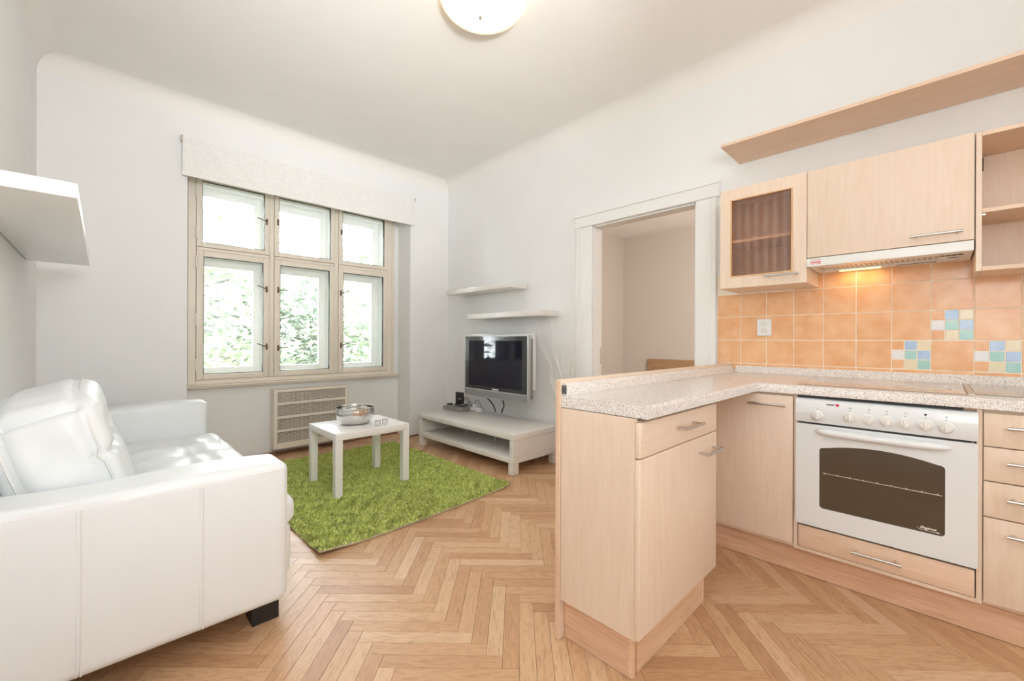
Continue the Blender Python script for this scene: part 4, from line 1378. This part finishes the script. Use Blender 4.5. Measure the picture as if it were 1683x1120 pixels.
poly += [(WE-.010, WFY), (WE, WFY-.010), (WE, -.98)]
poly = poly[::-1]
b = B()
vt = [b.verts.new((p[0], p[1], WT1)) for p in poly]; vb = [b.verts.new((p[0], p[1], WT0)) for p in poly]
b.faces.new(vt); b.faces.new(vb[::-1])
n = len(poly)
for i in range(n):
    j = (i+1) % n; b.faces.new((vt[j], vt[i], vb[i], vb[j]))
bmesh.ops.recalc_face_normals(b, faces=b.faces)
te = [e for e in b.edges if all(abs(v.co.z-WT1) < 1e-6 for v in e.verts) and all(v.co.x < WX-.01 and v.co.y < 1.0 for v in e.verts)]
bmesh.ops.bevel(b, geom=te, offset=.013, segments=4, affect='EDGES', profile=.5)
obj('slab', b, M_speck, wt, angle=50)
# splash strips
prof = [(WX-.005, WT1+.0005), (WX-.030, WT1+.0005), (WX-.030, WT1+.006), (WX-.026, WT1+.010), (WX-.018, WT1+.042), (WX-.014, WT1+.046), (WX-.005, WT1+.046)]
obj('splash_strip', prism(prof, 'Y', -.98, .985), M_speck, wt, angle=40)
prof = [(1.0125, WT1+.0005), (.990, WT1+.0005), (.990, WT1+.006), (.993, WT1+.010), (.997, WT1+.042), (1.001, WT1+.046), (1.0125, WT1+.046)]
obj('splash_strip', prism(prof, 'X', PX0+.010, WX-.032), M_speck, wt, angle=40)
obj('strip_end_shade', bx(PX0+.004, PX0+.0095, .992, 1.012, WT1+.008, WT1+.040, .001), M_greyd, wt)  # dark block painted in for the shaded hollow at the strip's end

# hob set into the worktop, steel strip and glass board
hb_ = root('hob', 'flat glossy glass hob set into the worktop above the oven', 'hob', (2.76, .2, WT1))
obj('glass_top', bx(2.452, 3.066, -.070, .492, WT1+.0006, WT1+.0046, .0015), M_hobrefl, hb_)
b = B()
box(b, 2.447, 2.4515, -.073, .496, WT1+.0006, WT1+.0034); box(b, 3.0665, 3.071, -.073, .496, WT1+.0006, WT1+.0034); box(b, 2.4515, 3.0665, .4925, .4965, WT1+.0006, WT1+.0034)
obj('trim_frame', b, plain('hob_trim', (.34, .22, .17), .3, metal=.4), hb_)
for cx_, cy_, rr2 in ((2.62, .06, .09), (2.62, .35, .075), (2.90, .06, .075), (2.90, .35, .09)):
    ring = [(cx_+rr2*math.cos(a*PI/24), cy_+rr2*math.sin(a*PI/24), WT1+.0047) for a in range(49)]
    obj('cooking_zone', tube(ring, .0009, 4), plain('zone_print', (.48, .40, .36), .3), hb_)
o = obj('steel_strip', bx(2.455, 3.06, -.0895, -.0725, WT1+.0006, WT1+.006, .0015), M_steel, None, (2.76, -.08, WT1)); tag(o, 'narrow steel strip on the worktop along the right edge of the hob', 'strip')
o = obj('glass_board', bx(2.50, 3.075, -.62, -.095, WT1+.0006, WT1+.0050, .0015), plain('grey_glass', (.42, .38, .33), .10, spec=.7), None, (2.78, -.35, WT1)); tag(o, 'grey-brown glass board lying on the worktop at the right of the steel strip', 'board')

# ---------------------------------------------------------------- tiles
gr = obj('grout', bx(WX-.0088, WX-.0005, -.98, 1.108, WT1-.02, 1.592), M_grout, wall_r, smooth=False)
TYW = .1525
zrows = [(.955, .9905), (.9945, 1.1475), (1.1515, 1.3055), (1.3095, 1.4600)]
zrows.append((1.4640, 1.588))
tile_cache = {}
def tile_obj(name, y0, y1, z0, z1, mat):
    key = (round(y1-y0, 4), round(z1-z0, 4), mat.name)
    if key not in tile_cache:
        hy, hz = (y1-y0)/2, (z1-z0)/2
        b = bx(-.009, 0, -hy, hy, -hz, hz, .0018, 1)
        me = bpy.data.meshes.new(name); b.to_mesh(me); b.free(); finish(me); me.materials.append(mat)
        tile_cache[key] = me
    o = bpy.data.objects.new(name, tile_cache[key]); COL.objects.link(o); o.parent = wall_r
    o.location = (WX-.0015, (y0+y1)/2, (z0+z1)/2)
    o.rotation_euler = (0, rng.normal(0, .0022), rng.normal(0, .0022))
mosaic = {(2, 7): 1, (1, 6): 1, (1, 8): 1}
J = .0019
for c_ in range(13):
    y1 = 1.108 - TYW*c_; y0 = y1 - TYW
    for r_, (z0, z1) in enumerate(zrows):
        if r_ == 4 and not (y0 < .53 and y1 > -.12): continue
        if (r_, c_) in mosaic:
            cols = [[M_tile, M_tblue, M_tcream], [M_twhite, M_tteal, M_tblue], [M_tile, M_tcream, M_tteal]]
            wy_c, wz_c = (y1-y0)/3, (z1-z0)/3
            for a in range(3):
                for b_ in range(3):
                    tile_obj('mosaic_tile', y1-(b_+1)*wy_c+J, y1-b_*wy_c-J, z1-(a+1)*wz_c+J, z1-a*wz_c-J, cols[a][b_])
        else:
            tile_obj('tile', y0+J, y1-J, z0, z1, M_tile)
obj('tile_edge_trim', bx(WX-.012, WX-.0005, 1.1085, 1.1125, WT1+.06, 1.4635, .001), M_trimw, wall_r)

# socket
sk = root('power_socket', 'white double power socket on the apricot tiles', 'socket', (WX-.0105, .812, 1.176))
obj('plate', bx(WX-.028, WX-.0106, .7695, .8545, 1.176, 1.287, .008, 3), M_sock, sk)
for zc in (1.255, 1.208):
    b = lathe([(.021, WX-.0295), (.021, WX-.0282)], .812, zc, 24, axis='X')
    w_ = obj('outlet', b, M_knob, sk)
    b = B()
    for dy in (-.0095, .0095): lathe([(.0028, WX-.0302), (.0028, WX-.029)], .812+dy, zc-.003, 10, b, axis='X')
    lathe([(.0022, WX-.033), (.0026, WX-.029)], .812, zc+.009, 10, b, axis='X')
    obj('pin_hole', b, M_greyd, w_)

# ---------------------------------------------------------------- wall cabinets
UX = 2.790
gc = root('glass_cabinet', 'beech wall cabinet with a rippled glass door', 'cabinet', (2.95, .75, 1.475))
b = B()
GY0, GY1, GZ0, GZ1 = .5245, .9785, 1.470, 2.083
box(b, UX+.020, WX-.004, GY0, GY0+.016, GZ0, GZ1); box(b, UX+.020, WX-.004, GY1-.016, GY1, GZ0, GZ1)
box(b, UX+.020, WX-.004, GY0+.016, GY1-.016, GZ0, GZ0+.016); box(b, UX+.020, WX-.004, GY0+.016, GY1-.016, GZ1-.016, GZ1)
obj('carcass', b, M_wz, gc)
obj('back_panel', bx(WX-.010, WX-.0045, GY0+.0165, GY1-.0165, GZ0+.0165, GZ1-.0165), M_wz, gc, smooth=False)
obj('shelf', bx(UX+.022, WX-.0105, GY0+.0165, GY1-.0165, 1.752, 1.768), M_wz, gc)
gd = obj('door', plate_hole([(GY0, GZ0), (GY1, GZ0), (GY1, GZ1), (GY0, GZ1)], [(.594, 1.540), (.915, 1.540), (.915, 2.012), (.594, 2.012)], 'X', UX, UX+.019, n=8), M_wz, gc, angle=30)
b = B()
for (a0, a1, c0, c1) in ((.590, .598, 1.536, 2.016), (.911, .919, 1.536, 2.016), (.598, .911, 1.536, 1.544), (.598, .911, 2.008, 2.016)):
    box(b, UX-.003, UX+.001, a0, a1, c0, c1, .001)
obj('glazing_bead', b, wood('bead_wood', 'Z', (.62, .36, .16), (.72, .45, .24), (.78, .52, .3)), gd)
obj('glass_pane', bx(UX+.008, UX+.011, .592, .917, 1.538, 2.014), M_ripple, gd, smooth=False)
bar_handle(gd, (UX-.034, .557, 1.523), (UX-.034, .725, 1.523), (.034, 0, 0))
lc = root('wall_cabinet', 'wide beech wall cabinet above the cooker hood', 'cabinet', (2.95, .21, 1.60))
obj('carcass', bx(UX+.020, WX-.004, -.1035, .5235, 1.602, 2.083, .001), M_wz, lc)
ld = obj('door', bx(UX, UX+.0185, -.1005, .5225, 1.603, 2.082, .003, 2), M_wz, lc)
bar_handle(ld, (UX-.034, -.066, 1.642), (UX-.034, .108, 1.642), (.034, 0, 0))
ou = root('open_shelf_unit', 'open beech wall unit with a middle shelf right of the cooker hood', 'cabinet', (2.95, -.4, 1.46))
b = B()
OY_, OYE = -.1050, -.705
box(b, UX, WX-.004, OY_-.018, OY_, 1.458, 2.075, .001)
obj('side_panel', b, M_wz, ou)
obj('side_panel', bx(UX, WX-.004, OYE, OYE+.018, 1.458, 2.075, .001), M_wz, ou)
obj('bottom', bx(UX, WX-.004, OYE+.0185, OY_-.0185, 1.458, 1.476, .001), M_wy, ou)
obj('top', bx(UX, WX-.004, OYE+.0185, OY_-.0185, 2.057, 2.075, .001), M_wy, ou)
obj('shelf', bx(UX+.004, WX-.012, OYE+.0185, OY_-.0185, 1.716, 1.734, .001), M_wy, ou)
obj('back_panel', bx(WX-.011, WX-.0045, OYE+.0185, OY_-.0185, 1.4765, 2.0565), M_wz, ou, smooth=False)
obj('hanging_bracket', bx(WX-.040, WX-.012, OY_-.036, OY_-.0185, 1.985, 2.045, .002), plain('brown_plastic', (.14, .07, .04), .5), ou)
obj('shelf_peg', bx(UX+.02, UX+.03, OY_-.03, OY_-.0185, 1.708, 1.7155), M_steel, ou)
# long shelf above
ls = root('display_shelf', 'long beech shelf high on the wall above the kitchen cabinets', 'shelf', (2.95, 0, 2.35))
obj('board', bx(2.766, WX-.0035, -1.3, .971, 2.353, 2.371, .001), M_wy, ls)
b = B()
for y in (.6, 0, -.6): box(b, WX-.0035, WX-.0005, y, y+.04, 2.356, 2.368)
obj('wall_fixing', b, M_steel, ls)

# hood
hd = root('cooker_hood', 'slim white cooker hood with a lit lamp under the wide cabinet', 'cooker hood', (2.95, .21, 1.548))
HY0, HY1 = -.0995, .5215
obj('front_strip', bx(2.774, 2.800, HY0, HY1, 1.551, 1.5965, .003, 2), M_hood, hd)
b = B()
box(b, 2.8005, WX-.011, HY0+.002, HY0+.03, 1.553, 1.5985); box(b, 2.8005, WX-.011, HY1-.03, HY1-.002, 1.553, 1.5985)
box(b, 2.8005, 2.86, HY0+.03, HY1-.03, 1.553, 1.5985); box(b, 3.03, WX-.011, HY0+.03, HY1-.03, 1.553, 1.5985)
obj('body', b, M_hood, hd)
obj('grease_filter', bx(2.8605, 3.0295, HY0+.0305, HY1-.0305, 1.562, 1.570), M_hoodg, hd)
b = B()
for i in range(26):
    y = HY0+.045 + i*.0205
    box(b, 2.872, 3.018, y, y+.006, 1.5595, 1.562)
obj('filter_slot', b, M_hood, hd, smooth=False)
obj('lamp_cover', bx(3.036, 3.075, .235, .415, 1.5485, 1.553, .002), M_bulb, hd)
obj('vent_slot', bx(3.045, 3.055, .02, .17, 1.5515, 1.553), M_ink, hd, smooth=False)
sw = obj('switch_plate', bx(2.905, 2.965, -.078, .012, 1.5505, 1.553, .001), M_knob, hd)
obj('switch', bx(2.93, 2.942, -.055, -.02, 1.549, 1.5505), M_greyd, sw, smooth=False)
text('lettering', 'mora', .020, (2.7735, .483, 1.5735), '-X', M_redink, hd, bold=.0004)
b = B()
box(b, 2.7734, 2.7741, .459, .505, 1.5855, 1.5870); box(b, 2.7734, 2.7741, .459, .4605, 1.5640, 1.5855); box(b, 2.7734, 2.7741, .459, .478, 1.5625, 1.5640); box(b, 2.7734, 2.7741, .488, .505, 1.5625, 1.5640)
obj('logo', b, M_redink, hd, smooth=False)
pt = bpy.data.lights.new('hood_lamp_light', 'AREA'); pt.shape = 'RECTANGLE'; pt.size = .16; pt.size_y = .03; pt.energy = .25; pt.color = (1, .62, .28)
po = bpy.data.objects.new('hood_lamp_light', pt); COL.objects.link(po); po.location = (3.055, .325, 1.546); po.rotation_euler = (0, 0, PI/2)

# ---------------------------------------------------------------- ceiling lamp
cl = root('ceiling_lamp', 'round opal glass bowl lamp on the ceiling', 'ceiling lamp', (1.565, 1.845, CZ))
lx, ly = 1.545, 1.825
obj('rose', lathe([(.06, CZ-.0005), (.06, CZ-.02), (.02, CZ-.03), (.012, CZ-.035)], lx, ly, 28), M_chrome, cl)
prof = [(.250, CZ-.022)]
for i in range(1, 13):
    a = math.radians(90*i/12); prof.append((.250*math.cos(a) if i < 12 else 0, CZ-.022-.118*math.sin(a)))
inner = [(r*.975, z+.003) for r, z in prof[::-1]]
obj('bowl', lathe(prof + inner[:-1] + [(.244, CZ-.022)], lx, ly, 56), M_lamp, cl, angle=70)
obj('finial', lathe([(.005, CZ-.136), (.006, CZ-.150), (.003, CZ-.156), (0, CZ-.157)], lx-.015, ly+.012, 10), M_bronze, cl)
pl_ = bpy.data.lights.new('ceiling_lamp_light', 'POINT'); pl_.energy = 7; pl_.color = (1, .80, .55); pl_.shadow_soft_size = .08
po = bpy.data.objects.new('ceiling_lamp_light', pl_); COL.objects.link(po); po.location = (lx, ly, CZ-.055)
